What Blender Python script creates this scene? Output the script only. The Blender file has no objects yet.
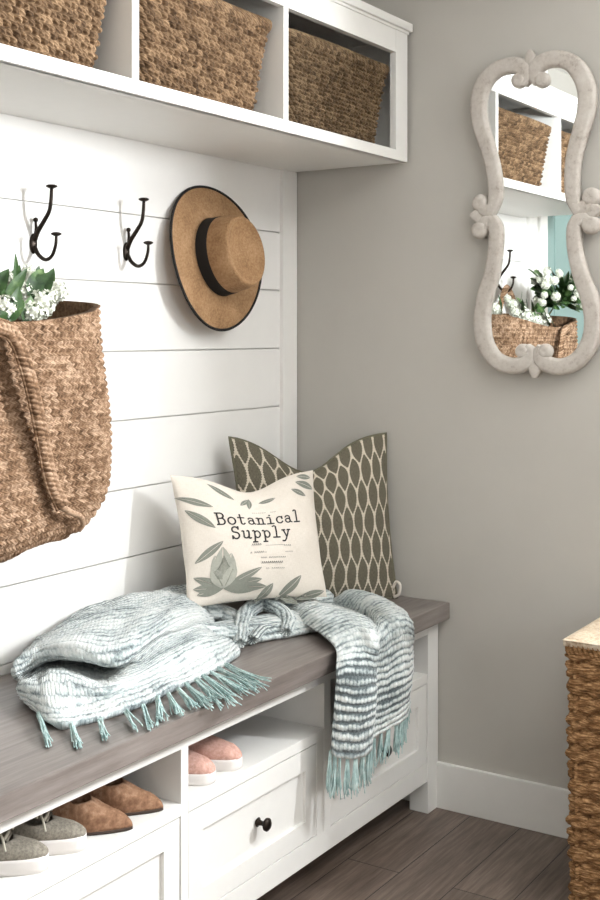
import bpy, bmesh, math, random
import numpy as np
from mathutils import Vector, Matrix
random.seed(7); rng = np.random.default_rng(5)
S = bpy.context.scene
COL = S.collection
PI = math.pi

# ------------------------------------------------------------------ colours and materials
def L(r, g, b):
    f = lambda c: (c/255/12.92) if c/255 <= .04045 else ((c/255+.055)/1.055)**2.4
    return (f(r), f(g), f(b), 1)

class NT:
    def __init__(s, name):
        s.m = bpy.data.materials.new(name); s.m.use_nodes = True
        s.t = s.m.node_tree; s.b = s.t.nodes['Principled BSDF']
    def n(s, typ, **k):
        n = s.t.nodes.new(typ)
        for a, v in k.items():
            if a.startswith('i_'): n.inputs[a[2:].replace('_', ' ')].default_value = v
            else: setattr(n, a, v)
        return n
    def l(s, a, b): s.t.links.new(a, b)
    def coord(s, kind='Object', scale=(1, 1, 1), rot=(0, 0, 0)):
        c = s.n('ShaderNodeTexCoord'); m = s.n('ShaderNodeMapping')
        m.inputs['Scale'].default_value = scale; m.inputs['Rotation'].default_value = rot
        s.l(c.outputs[kind], m.inputs['Vector']); return m.outputs[0]
    def noise(s, vec, scale, detail=4, rough=.6):
        n = s.n('ShaderNodeTexNoise'); n.inputs['Scale'].default_value = scale
        n.inputs['Detail'].default_value = detail; n.inputs['Roughness'].default_value = rough
        s.l(vec, n.inputs['Vector']); return n.outputs['Fac']
    def ramp(s, fac, stops):
        r = s.n('ShaderNodeValToRGB'); e = r.color_ramp.elements
        while len(e) < len(stops): e.new(.5)
        for k, (p, c) in enumerate(stops): e[k].position = p; e[k].color = c
        s.l(fac, r.inputs['Fac']); return r.outputs['Color']
    def mix(s, f, a, b):
        m = s.n('ShaderNodeMix', data_type='RGBA')
        for sock, v in ((m.inputs[0], f), (m.inputs[6], a), (m.inputs[7], b)):
            if hasattr(v, 'links'): s.l(v, sock)
            else: sock.default_value = v
        return m.outputs[2]
    def math(s, op, a, b=0.0, c=0.0):
        m = s.n('ShaderNodeMath', operation=op)
        for k, v in enumerate((a, b, c)):
            if hasattr(v, 'links'): s.l(v, m.inputs[k])
            else: m.inputs[k].default_value = v
        return m.outputs[0]
    def bump(s, h, strength=.3, dist=.002):
        b = s.n('ShaderNodeBump'); b.inputs['Strength'].default_value = strength
        b.inputs['Distance'].default_value = dist
        s.l(h, b.inputs['Height']); s.l(b.outputs[0], s.b.inputs['Normal'])
    def base(s, c):
        if hasattr(c, 'links'): s.l(c, s.b.inputs['Base Color'])
        else: s.b.inputs['Base Color'].default_value = c
    def rough(s, r, spec=.5):
        s.b.inputs['Roughness'].default_value = r; s.b.inputs['Specular IOR Level'].default_value = spec

def paint(name, c, rough=.55, var=.04, bump=.05, scale=30):
    N = NT(name); v = N.coord()
    n = N.noise(v, scale, 5)
    c2 = tuple(x*(1-var*2) for x in c[:3])+(1,)
    N.base(N.ramp(n, [(.3, c2), (.7, c)])); N.rough(rough, .35)
    N.bump(N.noise(v, 220, 3), bump, .001); return N.m

def fibre(name, dark, mid, light, scale=60, stretch=(1, 1, 1), rough=.85, bump=.5):
    N = NT(name); v = N.coord(scale=stretch)
    a = N.noise(v, scale, 6, .7); b = N.noise(v, scale*.12, 3)
    f = N.math('ADD', N.math('MULTIPLY', a, .85), N.math('MULTIPLY', b, .15))
    N.base(N.ramp(f, [(.34, dark), (.5, mid), (.66, light)])); N.rough(rough, .2)
    N.bump(N.noise(v, scale*3, 3, .6), bump*.5, .001); return N.m

M = {}
M['white'] = paint('white_paint', L(236, 234, 230), .42, .01, .03)
M['shiplap'] = paint('white_shiplap_paint', L(240, 238, 235), .5, .012, .06, 12)
M['wall'] = paint('greige_wall_paint', L(191, 187, 180), .8, .02, .12, 6)
M['teal'] = paint('pale_teal_paint', L(132, 154, 150), .8, .02, .1, 6)
M['ceil'] = paint('ceiling_paint', L(238, 236, 232), .9, .01, .05)
M['bronze'] = paint('dark_bronze_metal', L(52, 44, 38), .38, .2, .2, 90)
M['bronze'].node_tree.nodes['Principled BSDF'].inputs['Metallic'].default_value = .75

def wood_floor():
    N = NT('grey_brown_floor_planks')
    br = N.n('ShaderNodeTexBrick'); br.offset = .37; br.inputs['Scale'].default_value = 1
    br.inputs['Brick Width'].default_value = 1.2; br.inputs['Row Height'].default_value = .152
    br.inputs['Mortar Size'].default_value = .0016; br.inputs['Mortar Smooth'].default_value = .1
    br.inputs['Color1'].default_value = (.2, .2, .2, 1); br.inputs['Color2'].default_value = (.9, .9, .9, 1)
    br.inputs['Mortar'].default_value = (0, 0, 0, 1)
    N.l(N.coord(), br.inputs['Vector'])
    g = N.noise(N.coord(scale=(3, 45, 1)), 2.2, 7, .65)
    big = N.noise(N.coord(scale=(1.2, 9, 1)), 1.5, 3)
    f = N.math('ADD', N.math('MULTIPLY', g, .6), N.math('MULTIPLY', big, .4))
    c = N.ramp(f, [(.33, L(78, 65, 57)), (.5, L(112, 97, 87)), (.68, L(142, 128, 117))])
    tone = N.math('MULTIPLY_ADD', br.outputs['Color'], .35, .72)
    c = N.mix(1.0, c, c); mm = N.n('ShaderNodeMix', data_type='RGBA', blend_type='MULTIPLY'); mm.inputs[0].default_value = 1
    N.l(c, mm.inputs[6]); N.l(tone, mm.inputs[7])
    c = N.mix(br.outputs['Fac'], mm.outputs[2], L(40, 32, 28))
    N.base(c); N.rough(.42, .4)
    h = N.math('SUBTRACT', N.math('MULTIPLY', g, .3), br.outputs['Fac']); N.bump(h, .35, .002)
    return N.m
M['floor'] = wood_floor()

def wood_top():
    N = NT('weathered_grey_brown_wood')
    g = N.noise(N.coord(scale=(2.2, 38, 30)), 2.0, 8, .68)
    big = N.noise(N.coord(scale=(1.3, 7, 6)), 1.3, 3)
    f = N.math('ADD', N.math('MULTIPLY', g, .62), N.math('MULTIPLY', big, .38))
    N.base(N.ramp(f, [(.3, L(80, 72, 68)), (.48, L(116, 107, 102)), (.7, L(150, 141, 136))]))
    N.rough(.34, .95); N.bump(g, .15, .001); return N.m
M['woodtop'] = wood_top()

M['hyacinth'] = fibre('golden_brown_hyacinth', L(52, 34, 20), L(134, 98, 64), L(206, 166, 122), 34, (1.5, 1.5, 9))
M['hyatop'] = fibre('hyacinth_lid_painted_lit', L(176, 146, 116), L(216, 198, 174), L(236, 226, 210), 45, (8, 2, 2))  # lid colour lightened to stand in for light falling on its top
M['jutedark'] = fibre('jute_lining', L(70, 52, 38), L(104, 80, 60), L(130, 104, 80), 110)

def stitched(name, dark, mid, light, twist=9.0, rough=.85):
    N = NT(name); uv = N.n('ShaderNodeUVMap'); sp = N.n('ShaderNodeSeparateXYZ'); N.l(uv.outputs[0], sp.inputs[0])
    cb = N.n('ShaderNodeCombineXYZ'); N.l(N.math('FLOOR', sp.outputs[0]), cb.inputs[0]); N.l(N.math('FLOOR', sp.outputs[1]), cb.inputs[1])
    wn = N.n('ShaderNodeTexWhiteNoise', noise_dimensions='2D'); N.l(cb.outputs[0], wn.inputs['Vector'])
    v = N.coord(); a = N.noise(v, 120, 4, .7); b = N.noise(v, 7, 2)
    tw = N.math('SINE', N.math('MULTIPLY', N.math('ADD', sp.outputs[0], N.math('MULTIPLY', sp.outputs[1], 1.2)), twist))
    f = N.math('ADD', N.math('MULTIPLY', wn.outputs['Value'], .24), N.math('ADD', N.math('MULTIPLY', a, .56), N.math('MULTIPLY', b, .20)))
    f = N.math('ADD', f, N.math('MULTIPLY', tw, .05))
    N.base(N.ramp(f, [(.26, dark), (.48, mid), (.72, light)])); N.rough(rough, .2)
    N.bump(N.math('ADD', N.math('MULTIPLY', tw, .5), a), .6, .0014); return N.m
def straw():
    N = NT('tan_straw'); c = N.n('ShaderNodeTexCoord'); sp = N.n('ShaderNodeSeparateXYZ')
    N.l(c.outputs['Object'], sp.inputs[0])
    r = N.math('SQRT', N.math('ADD', N.math('POWER', sp.outputs[0], 2), N.math('POWER', sp.outputs[1], 2)))
    q = N.math('ADD', r, N.math('MULTIPLY', sp.outputs[2], .9))
    w = N.math('SINE', N.math('MULTIPLY', q, 1500))
    n = N.noise(N.coord(), 160, 5); b = N.noise(N.coord(), 12, 3)
    f = N.math('ADD', N.math('MULTIPLY', n, .5), N.math('MULTIPLY', b, .5))
    N.base(N.ramp(f, [(.35, L(138, 104, 72)), (.5, L(166, 130, 94)), (.66, L(188, 152, 116))]))
    N.rough(.7, .25); N.bump(N.math('ADD', w, n), .35, .0012); return N.m
M['straw'] = straw()
M['seagrass'] = stitched('brown_seagrass', L(54, 39, 26), L(104, 81, 59), L(156, 128, 99))
M['seagrass2'] = stitched('dull_brown_seagrass', L(52, 40, 28), L(98, 79, 58), L(146, 123, 96))
M['jute'] = stitched('natural_jute', L(72, 52, 36), L(132, 103, 79), L(194, 165, 139), 7.0)
M['black'] = paint('black_ribbon', L(30, 28, 28), .7, .1, .1, 200)

def knit():
    N = NT('white_and_teal_grey_knit')
    uv = N.n('ShaderNodeUVMap'); sp = N.n('ShaderNodeSeparateXYZ'); N.l(uv.outputs[0], sp.inputs[0])
    u, v = sp.outputs[0], sp.outputs[1]
    rows = N.math('MULTIPLY', v, 52)
    def nz(su, sv, det=3, ro=.7):
        cb = N.n('ShaderNodeCombineXYZ'); N.l(N.math('MULTIPLY', u, su), cb.inputs[0]); N.l(N.math('MULTIPLY', v, sv), cb.inputs[1])
        return N.noise(cb.outputs[0], 1.0, det, ro)
    wob = N.math('MULTIPLY', N.math('SUBTRACT', nz(14, 14, 2), .5), 1.1)
    ph = N.math('ADD', rows, wob)
    rib = N.math('ABSOLUTE', N.math('SINE', N.math('MULTIPLY', ph, PI)))
    st = N.math('ABSOLUTE', N.math('SINE', N.math('ADD', N.math('MULTIPLY', u, 300), N.math('MULTIPLY', N.math('FLOOR', ph), 1.57))))
    big = nz(4, 9, 2); mid = nz(55, 70, 3); fz = nz(300, 260, 3, .8)
    gap = N.math('SUBTRACT', 1.0, N.math('MULTIPLY', rib, N.math('MULTIPLY_ADD', st, .3, .85)))
    zone = N.math('SUBTRACT', 1.0, N.math('MINIMUM', 1.0, N.math('MULTIPLY', N.math('ABSOLUTE', N.math('SUBTRACT', v, .80)), 6.5)))
    f = N.math('ADD', N.math('MULTIPLY', gap, N.math('MULTIPLY_ADD', zone, .34, .13)), N.math('ADD', N.math('MULTIPLY', mid, .55), N.math('MULTIPLY', big, .75)))
    f2 = N.math('ADD', f, N.math('MULTIPLY', fz, .18))
    N.base(N.ramp(f2, [(.64, L(240, 243, 241)), (.78, L(220, 227, 226)), (.88, L(166, 178, 180)), (.97, L(104, 114, 117))]))
    N.rough(.95, .1)
    N.bump(N.math('ADD', rib, N.math('ADD', N.math('MULTIPLY', st, .4), N.math('MULTIPLY', fz, .8))), .9, .004)
    N.b.inputs['Sheen Weight'].default_value = .3
    return N.m
M['knit'] = knit()
M['fringe'] = fibre('pale_teal_yarn', L(138, 168, 168), L(180, 204, 202), L(214, 228, 225), 60)

def linen(name, a, b):
    N = NT(name); v = N.coord('UV')
    n1 = N.noise(N.coord('UV', (400, 30, 1)), 1, 3); n2 = N.noise(N.coord('UV', (30, 400, 1)), 1, 3)
    f = N.math('MULTIPLY', N.math('ADD', n1, n2), .5)
    N.base(N.ramp(f, [(.35, a), (.65, b)])); N.rough(.9, .15); N.bump(f, .25, .001); return N.m
M['linen'] = linen('cream_linen', L(218, 208, 196), L(234, 226, 216))

def lensfabric():
    N = NT('cream_fabric_with_olive_leaf_shapes')
    uv = N.n('ShaderNodeUVMap'); sp = N.n('ShaderNodeSeparateXYZ'); N.l(uv.outputs[0], sp.inputs[0])
    wob = N.noise(N.coord('UV', (3, 3, 3)), 1.0, 2)
    u = N.math('ADD', N.math('MULTIPLY', sp.outputs[0], 12.5), N.math('MULTIPLY', wob, .5))
    v = N.math('ADD', N.math('MULTIPLY', sp.outputs[1], 6.2), N.math('MULTIPLY', wob, .15))
    def lens(off):
        uu = N.math('SUBTRACT', N.math('FRACT', N.math('ADD', u, off)), .5)
        vv = N.math('SUBTRACT', N.math('FRACT', N.math('ADD', N.math('MULTIPLY', v, .5), off)), .5)
        vn = N.math('MULTIPLY', vv, 1/.335)
        wd = N.math('SUBTRACT', 1.0, N.math('POWER', N.math('ABSOLUTE', vn), 2.0))
        wd = N.math('MULTIPLY', wd, .43)
        jag = N.math('MULTIPLY', N.math('SINE', N.math('MULTIPLY', v, 62.0)), .022)
        d = N.math('SUBTRACT', N.math('ADD', wd, jag), N.math('ABSOLUTE', uu))
        return N.math('GREATER_THAN', d, 0.0)
    m = N.math('MAXIMUM', lens(0.0), lens(.5))
    fine = N.noise(N.coord('UV', (500, 60, 1)), 1, 3)
    cr = N.ramp(fine, [(.35, L(190, 180, 162)), (.65, L(214, 204, 188))])
    ol = N.ramp(fine, [(.3, L(80, 76, 64)), (.7, L(120, 114, 99))])
    N.base(N.mix(m, cr, ol)); N.rough(.92, .12); N.bump(N.math('ADD', fine, N.math('MULTIPLY', m, .5)), .3, .0012)
    return N.m
M['lens'] = lensfabric()
M['ink'] = paint('charcoal_print', L(62, 60, 60), .9, .2, .05, 300)
M['inkgrey'] = paint('grey_print', L(140, 136, 132), .9, .1, .05, 300)
M['leafprint'] = paint('sage_grey_print', L(140, 142, 132), .9, .08, .05, 200)
M['leafprint2'] = paint('pale_sage_print', L(178, 178, 167), .9, .08, .05, 200)
M['tape'] = paint('olive_piping', L(112, 108, 90), .9, .1, .1, 300)

def distressed():
    N = NT('whitewashed_wood'); v = N.coord()
    a = N.noise(v, 18, 6, .7); b = N.noise(v, 90, 4, .7)
    f = N.math('ADD', N.math('MULTIPLY', a, .6), N.math('MULTIPLY', b, .4))
    N.base(N.ramp(f, [(.3, L(150, 138, 128)), (.45, L(190, 182, 174)), (.7, L(208, 202, 195))]))
    N.rough(.7, .3); N.bump(b, .25, .0015); return N.m
M['distress'] = distressed()
M['edgewood'] = paint('dark_worn_edge', L(96, 84, 74), .8, .2, .1, 60)
N = NT('mirror_glass'); N.base((.93, .95, .94, 1)); N.b.inputs['Metallic'].default_value = 1; N.b.inputs['Roughness'].default_value = .01; M['mirror'] = N.m
def leafm():
    N = NT('green_leaf'); n = N.noise(N.coord(), 25, 4)
    N.base(N.ramp(n, [(.35, L(30, 52, 28)), (.55, L(62, 92, 48)), (.72, L(108, 132, 80))])); N.rough(.45, .4); return N.m
M['leaf'] = leafm()
M['petal'] = paint('white_green_petal', L(236, 238, 224), .7, .06, .1, 40)
M['stem'] = paint('brown_green_stem', L(96, 92, 58), .7, .1, .1)
M['canvas'] = fibre('grey_green_canvas', L(110, 103, 93), L(138, 131, 119), L(162, 154, 142), 200)
M['rubber'] = paint('white_rubber', L(232, 226, 222), .5, .03, .05)
M['lace'] = paint('cream_lace', L(206, 200, 184), .85, .05, .1)
M['suede'] = fibre('tan_suede', L(116, 84, 64), L(146, 110, 85), L(178, 142, 116), 60)
M['pink'] = fibre('dusty_pink_canvas', L(186, 142, 128), L(208, 164, 150), L(222, 184, 172), 120)
M['insole'] = paint('dark_insole', L(70, 58, 50), .9)
N = NT('window_pane'); gl = N.n('ShaderNodeBsdfTransparent'); gs = N.n('ShaderNodeBsdfGlossy'); gs.inputs['Roughness'].default_value = .02
mx = N.n('ShaderNodeMixShader'); mx.inputs[0].default_value = .06
N.l(gl.outputs[0], mx.inputs[1]); N.l(gs.outputs[0], mx.inputs[2])
N.l(mx.outputs[0], N.t.nodes['Material Output'].inputs['Surface']); M['pane'] = N.m

# ------------------------------------------------------------------ mesh helpers
class MB:
    def __init__(s): s.v = []; s.f = []; s.uv = {}
    def add(s, V, F, uv=None):
        o = len(s.v); s.v.extend([tuple(map(float, p)) for p in V]); s.f.extend([tuple(i+o for i in f) for f in F])
        if uv is not None:
            for k, q in enumerate(uv): s.uv[o+k] = q
    def box(s, x0, y0, z0, x1, y1, z1, bev=.0):
        bm = bmesh.new(); bmesh.ops.create_cube(bm, size=1)
        for v in bm.verts:
            v.co = Vector((x0+(v.co.x+.5)*(x1-x0), y0+(v.co.y+.5)*(y1-y0), z0+(v.co.z+.5)*(z1-z0)))
        if bev: bmesh.ops.bevel(bm, geom=bm.edges[:], offset=bev, segments=2, profile=.7, affect='EDGES')
        bm.verts.index_update()
        s.add([v.co[:] for v in bm.verts], [[v.index for v in f.verts] for f in bm.faces]); bm.free(); return s
    def grid(s, P, cu=False, cv=False, uv=None):
        nu, nv = P.shape[:2]; F = []
        for i in range(nu if cu else nu-1):
            for j in range(nv if cv else nv-1):
                a = i*nv+j; b = ((i+1) % nu)*nv+j; c = ((i+1) % nu)*nv+(j+1) % nv; d = i*nv+(j+1) % nv
                F.append((a, b, c, d))
        s.add(P.reshape(-1, 3), F, None if uv is None else uv.reshape(-1, 2)); return s
    def tube(s, pts, r, n=10, smooth=4, flat=1.0, up=(0, 0, 1)):
        P = cr(np.array(pts, float), smooth) if smooth else np.array(pts, float)
        R = np.interp(np.linspace(0, 1, len(P)), np.linspace(0, 1, len(np.atleast_1d(r))), np.atleast_1d(r)) if np.ndim(r) else np.full(len(P), r)
        T = np.gradient(P, axis=0); T /= np.linalg.norm(T, axis=1)[:, None]+1e-9
        a = np.cross(T[0], np.array(up, float))
        if np.linalg.norm(a) < .1: a = np.cross(T[0], (1, 0, 0))
        a /= np.linalg.norm(a); rings = []
        for k in range(len(P)):
            a = a-T[k]*(a@T[k]); a /= np.linalg.norm(a)+1e-9; b = np.cross(T[k], a)
            th = np.linspace(0, 2*PI, n, endpoint=False)
            rings.append(P[k]+R[k]*(np.cos(th)[:, None]*a+flat*np.sin(th)[:, None]*b))
        rings = [np.repeat(P[:1]-T[0]*R[0]*.35, n, 0)*.999+rings[0]*.001]+rings+[np.repeat(P[-1:]+T[-1]*R[-1]*.35, n, 0)*.999+rings[-1]*.001]
        s.grid(np.array(rings), cv=True); return s
    def ball(s, c, r, n=10, sc=(1, 1, 1)):
        th = np.linspace(0.02, PI-.02, n); ph = np.linspace(0, 2*PI, n*2, endpoint=False)
        P = np.array([[(c[0]+r*sc[0]*math.sin(t)*math.cos(p), c[1]+r*sc[1]*math.sin(t)*math.sin(p), c[2]+r*sc[2]*math.cos(t)) for p in ph] for t in th])
        s.grid(P[::-1], cv=True); return s
    def obj(s, name, m, parent=None, smooth=True, loc=None, recalc=True):
        me = bpy.data.meshes.new(name); V = np.array(s.v)
        o = bpy.data.objects.new(name, me); COL.objects.link(o)
        if parent is not None: o.parent = parent
        me.from_pydata(s.v, [], s.f)
        if s.uv:
            lay = me.uv_layers.new(name='UVMap')
            li = np.empty(len(me.loops), np.int32); me.loops.foreach_get('vertex_index', li)
            arr = np.zeros((len(s.v), 2), np.float32)
            for k, q in s.uv.items(): arr[k] = q
            lay.data.foreach_set('uv', arr[li].ravel())
        if recalc:
            bm = bmesh.new(); bm.from_mesh(me); bmesh.ops.recalc_face_normals(bm, faces=bm.faces[:]); bm.to_mesh(me); bm.free()
        me.materials.append(m)
        if smooth:
            me.polygons.foreach_set('use_smooth', [True]*len(me.polygons))
        me.update(); return o

def cr(P, k):
    """Catmull-Rom resample along axis 0, k sub-steps per span"""
    P = np.asarray(P, float); n = len(P)
    if n < 3 or k <= 1: return P
    Q = np.concatenate([2*P[:1]-P[1:2], P, 2*P[-1:]-P[-2:-1]]); out = []
    for i in range(n-1):
        p0, p1, p2, p3 = Q[i:i+4]
        for t in np.arange(k)/k:
            out.append(.5*((2*p1)+(-p0+p2)*t+(2*p0-5*p1+4*p2-p3)*t*t+(-p0+3*p1-3*p2+p3)*t**3))
    out.append(P[-1]); return np.array(out)
def cr2(G, ku, kv):
    A = cr(G, ku); return np.swapaxes(cr(np.swapaxes(A, 0, 1), kv), 0, 1)
def gnormals(P, cu=False):
    du = (np.roll(P, -1, 0)-np.roll(P, 1, 0)) if cu else np.gradient(P, axis=0)
    dv = np.gradient(P, axis=1); Nn = np.cross(du, dv); return Nn/(np.linalg.norm(Nn, axis=2)[..., None]+1e-9)

def tag(o, label=None, cat=None, group=None, kind=None):
    if label: o['label'] = label
    if cat: o['category'] = cat
    if group: o['group'] = group
    if kind: o['kind'] = kind
    return o
def thing(name, label, cat, loc=(0, 0, 0), rz=0, group=None):
    o = bpy.data.objects.new(name, None); COL.objects.link(o); o.location = loc; o.rotation_euler = (0, 0, rz)
    o.empty_display_size = .05
    return tag(o, label, cat, group)
def struct(o): o['kind'] = 'structure'; return o
def copy_tree(o, parent=None):
    c = o.copy(); COL.objects.link(c); c.parent = parent
    for ch in list(o.children): copy_tree(ch, c)
    return c

# ------------------------------------------------------------------ the room
XL, YF, ZC = -4.7, -4.1, 2.62
struct(MB().box(XL-.1, YF-.1, -.08, .1, .12, 0).obj('floor', M['floor'], smooth=False))
struct(MB().box(XL-.1, YF-.1, ZC, .1, .12, ZC+.08).obj('ceiling', M['ceil'], smooth=False))
wb = struct(MB().box(XL-.1, .02, 0, .1, .12, ZC).obj('wall_back', M['wall'], smooth=False))
dr = struct(MB().box(-2.95, .002, .005, -2.08, .019, 2.05, .002).obj('door_1', M['teal'], smooth=False))
dp = MB()
for za_, zb_ in ((.15, .95), (1.05, 1.93)): dp.box(-2.84, -.004, za_, -2.19, .003, zb_, .004)
dp.obj('door_panel', M['teal'], dr, smooth=False)
struct(MB().box(XL-.1, YF, 0, XL, .02, ZC).obj('wall_left', M['wall'], smooth=False))
def holed(x0, x1, a0, a1, h, axis):
    """wall slab with one rectangular opening; h = (a, a, z, z)"""
    m = MB()
    for (p, q, r, t) in ((a0, h[0], 0, ZC), (h[1], a1, 0, ZC), (h[0], h[1], 0, h[2]), (h[0], h[1], h[3], ZC)):
        if axis == 'y': m.box(x0, p, r, x1, q, t)
        else: m.box(p, x0, r, q, x1, t)
    return m
W1 = (-2.52, -2.16, 1.72, 2.22)          # window in the right wall, beyond the frame
FILL_WIN = (-3.5, -2.0, 1.55, 2.35)              # unseen opening added in the front wall for soft fill light
struct(holed(0, .1, YF, .02, W1, 'y').obj('wall_right', M['wall'], smooth=False))
struct(holed(YF-.1, YF, XL, 0, FILL_WIN, 'x').obj('wall_front', M['wall'], smooth=False))
def window(name, y0, y1, z0, z1, axis):
    m = MB(); t = .045
    def B(a, b, z, zz, d0=-.02, d1=.06):
        if axis == 'y': m.box(d0, a, z, d1, b, zz, .004)
        else: m.box(a, YF-d1, z, b, YF-d0, zz, .004)
    B(y0-.07, y1+.07, z1, z1+.09); B(y0-.07, y1+.07, z0-.09, z0); B(y0-.07, y0, z0, z1); B(y1, y1+.07, z0, z1)
    o = struct(m.obj(name, M['white'], smooth=False))
    p = MB()
    if axis == 'y': p.box(.018, y0, z0, .022, y1, z1)
    else: p.box(y0, YF-.056, z0, y1, YF-.05, z1)
    p.obj('pane', M['pane'], o, smooth=False)
window('window_1', *W1, 'y'); window('added_fill_window', *FILL_WIN, 'x')  # the second one is unseen, added to hold the fill light

# shiplap boards of the nook
m = MB(); z0 = 1.6903; pitch = .1782; g = .0016
zs = [z0+pitch*k for k in range(-10, 7)]; zs = [z for z in zs if 0 < z < 1.8]
edges = [0]+zs+[2.05]
for a, b in zip(edges[:-1], edges[1:]): m.box(-1.90, .001, a+g, -.0, .02, b-g, .0015)
m.obj('shiplap_boards', M['shiplap'], wb, smooth=False)
MB().box(-1.90, .012, 0, 0, .0199, 2.05).obj('backing', M['shiplap'], wb, smooth=False)
struct(MB().box(-.088, -.012, .10, -.0095, .004, 1.884, .003).obj('trim_1', M['white'], smooth=False))
struct(MB().box(-.0095, -.006, .10, -.0005, .004, 1.884, .002).obj('trim_2', M['white'], smooth=False))
struct(MB().box(-1.955, -.014, 0, -1.865, .02, ZC, .003).obj('trim_3', M['white'], smooth=False))
struct(MB().box(-2.06, -.02, 0, -1.975, .02, ZC, .003).obj('trim_4', M['white'], smooth=False))
def baseb(name, x0, y0, x1, y1):
    o = MB().box(x0, y0, 0, x1, y1, .132, .003).obj(name, M['white'], smooth=False); return struct(o)
baseb('baseboard_right', -.0145, YF, 0, -.001)
baseb('baseboard_back', XL, .004, -2.06, .02)
baseb('baseboard_left', XL, YF, XL+.0145, 0)

# ------------------------------------------------------------------ storage bench
def bench():
    t = thing('storage_bench', 'long white shoe bench with grey brown wood top against the shiplap wall', 'bench', (-.905, -.27, 0))
    t.location = (0, 0, 0)
    X0, X1, Y = -1.80, -.004, -.50
    b = MB().box(X0-.02, -.536, .552, -.001, -.004, .599, .003).obj('wood_top', M['woodtop'], t, smooth=False)
    b['label'] = 'weathered grey brown plank top'
    f = MB()
    for x in (X0, -.069): f.box(x, Y, 0, x+.065, Y+.06, .552, .002)      # front posts
    for x in (X0, -.069): f.box(x, -.07, 0, x+.065, -.015, .552, .002)
    f.box(X0+.06, Y+.001, .515, -.06, Y+.022, .552, .0015)                   # top rail
    f.box(X0+.06, Y+.003, .092, -.06, Y+.025, .147, .0015)                   # bottom rail
    f.box(-1.194, Y+.002, .147, -1.170, -.03, .5155, .0008)                 # dividers
    f.box(-.630, Y+.002, .147, -.600, -.03, .5155, .0008)
    f.box(X0+.02, -.46, .10, X0+.04, -.03, .552); f.box(-.04, -.46, .10, -.02, -.03, .552)
    f.box(X0+.02, -.03, .10, -.02, -.018, .552)                          # back
    f.box(X0+.03, -.47, .11, -.03, -.03, .128)                           # floor of the drawers
    f.obj('frame', M['white'], t, smooth=False)
    for k, (a, bb) in enumerate(((X0+.065, -1.195), (-1.169, -.631), (-.599, -.069))):
        MB().box(a, Y+.002, .3755, bb, -.032, .4015, .0015).obj('shelf', M['white'], t, smooth=False)
        d = MB(); g = .0022; y = Y+.004; x0, x1, z0_, z1_ = a+g, bb-g, .149, .3725
        st = .05
        if k == 1: x1 = -.662; 
        d.box(x0, y, z0_, x0+st, y+.02, z1_, .0012); d.box(x1-st, y, z0_, x1, y+.02, z1_, .0012)
        d.box(x0+st-.001, y, z1_-.052, x1-st+.001, y+.02, z1_, .0012); d.box(x0+st-.001, y, z0_, x1-st+.001, y+.02, z0_+.048, .0012)
        d.box(x0+.02, y+.009, z0_+.02, x1-.02, y+.018, z1_-.02)
        d.box(x0+.01, y+.02, z0_+.01, x1-.01, -.08, z1_-.03)
        o = d.obj('drawer', M['white'], t, smooth=False)
        xk = (x0+x1)/2 if k != 1 else -.905; zk = .262
        kb = MB(); prof = [(0, .007), (.004, .011), (.006, .007), (.016, .005), (.022, .008), (.026, .0145), (.031, .015), (.035, .010), (.0365, .001)]
        P = np.array([[(xk+r*math.cos(q), y-.0-h+.009, zk+r*math.sin(q)) for q in np.linspace(0, 2*PI, 20, endpoint=False)] for h, r in prof])
        kb.grid(P, cv=True).obj('knob', M['bronze'], o)
    MB().box(-.6625, Y+.003, .147, -.6305, Y+.022, .3755, .001).obj('stile', M['white'], t, smooth=False)
    return t
bench()

# ------------------------------------------------------------------ upper cubby shelf
def shelf():
    t = thing('cubby_shelf', 'white wall shelf with three open cubbies and crown moulding above the hooks', 'shelf')
    X0, X1, Y, ZB = -1.80, -.019, -.407, 1.884
    m = MB(); m.box(X0, Y+.012, ZB, X1, -.001, ZB+.018); m.box(X0, Y, ZB, X1, Y+.02, ZB+.0295, .001)
    m.obj('bottom_board', M['white'], t, smooth=False)
    for x in (-1.241, -.672):
        MB().box(x, Y+.002, ZB+.018, x+.022, -.003, 2.24, .001).obj('divider', M['white'], t, smooth=False)
    MB().box(X0-.001, Y+.001, ZB+.030, X0+.03, -.001, 2.2595, .001).obj('side_panel', M['white'], t, smooth=False)
    s = MB(); s.box(-.030, Y+.012, ZB+.018, X1-.0008, -.001, 2.26)
    s.obj('side_panel', M['white'], t, smooth=False)
    s = MB(); s.box(-.090, Y, ZB+.0285, X1, Y+.02, 2.262, .001); s.obj('end_stile', M['white'], t, smooth=False)
    MB().box(X0+.031, Y+.0006, 2.196, -.0895, Y+.019, 2.262, .001).obj('top_rail', M['white'], t, smooth=False)
    MB().box(X0, Y+.01, 2.245, X1, -.001, 2.268).obj('top_board', M['white'], t, smooth=False)
    c = MB(); c.box(X0-.006, Y-.004, 2.2605, -.015, -.001, 2.270, .002); c.box(X0-.012, Y-.013, 2.268, -.009, -.001, 2.292, .003)
    c.obj('crown_moulding', M['white'], t, smooth=False)
    MB().box(X0+.02, -.008, ZB+.018, X1-.005, -.001, 2.25).obj('back_panel', M['wall'], t, smooth=False)
shelf()

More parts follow.
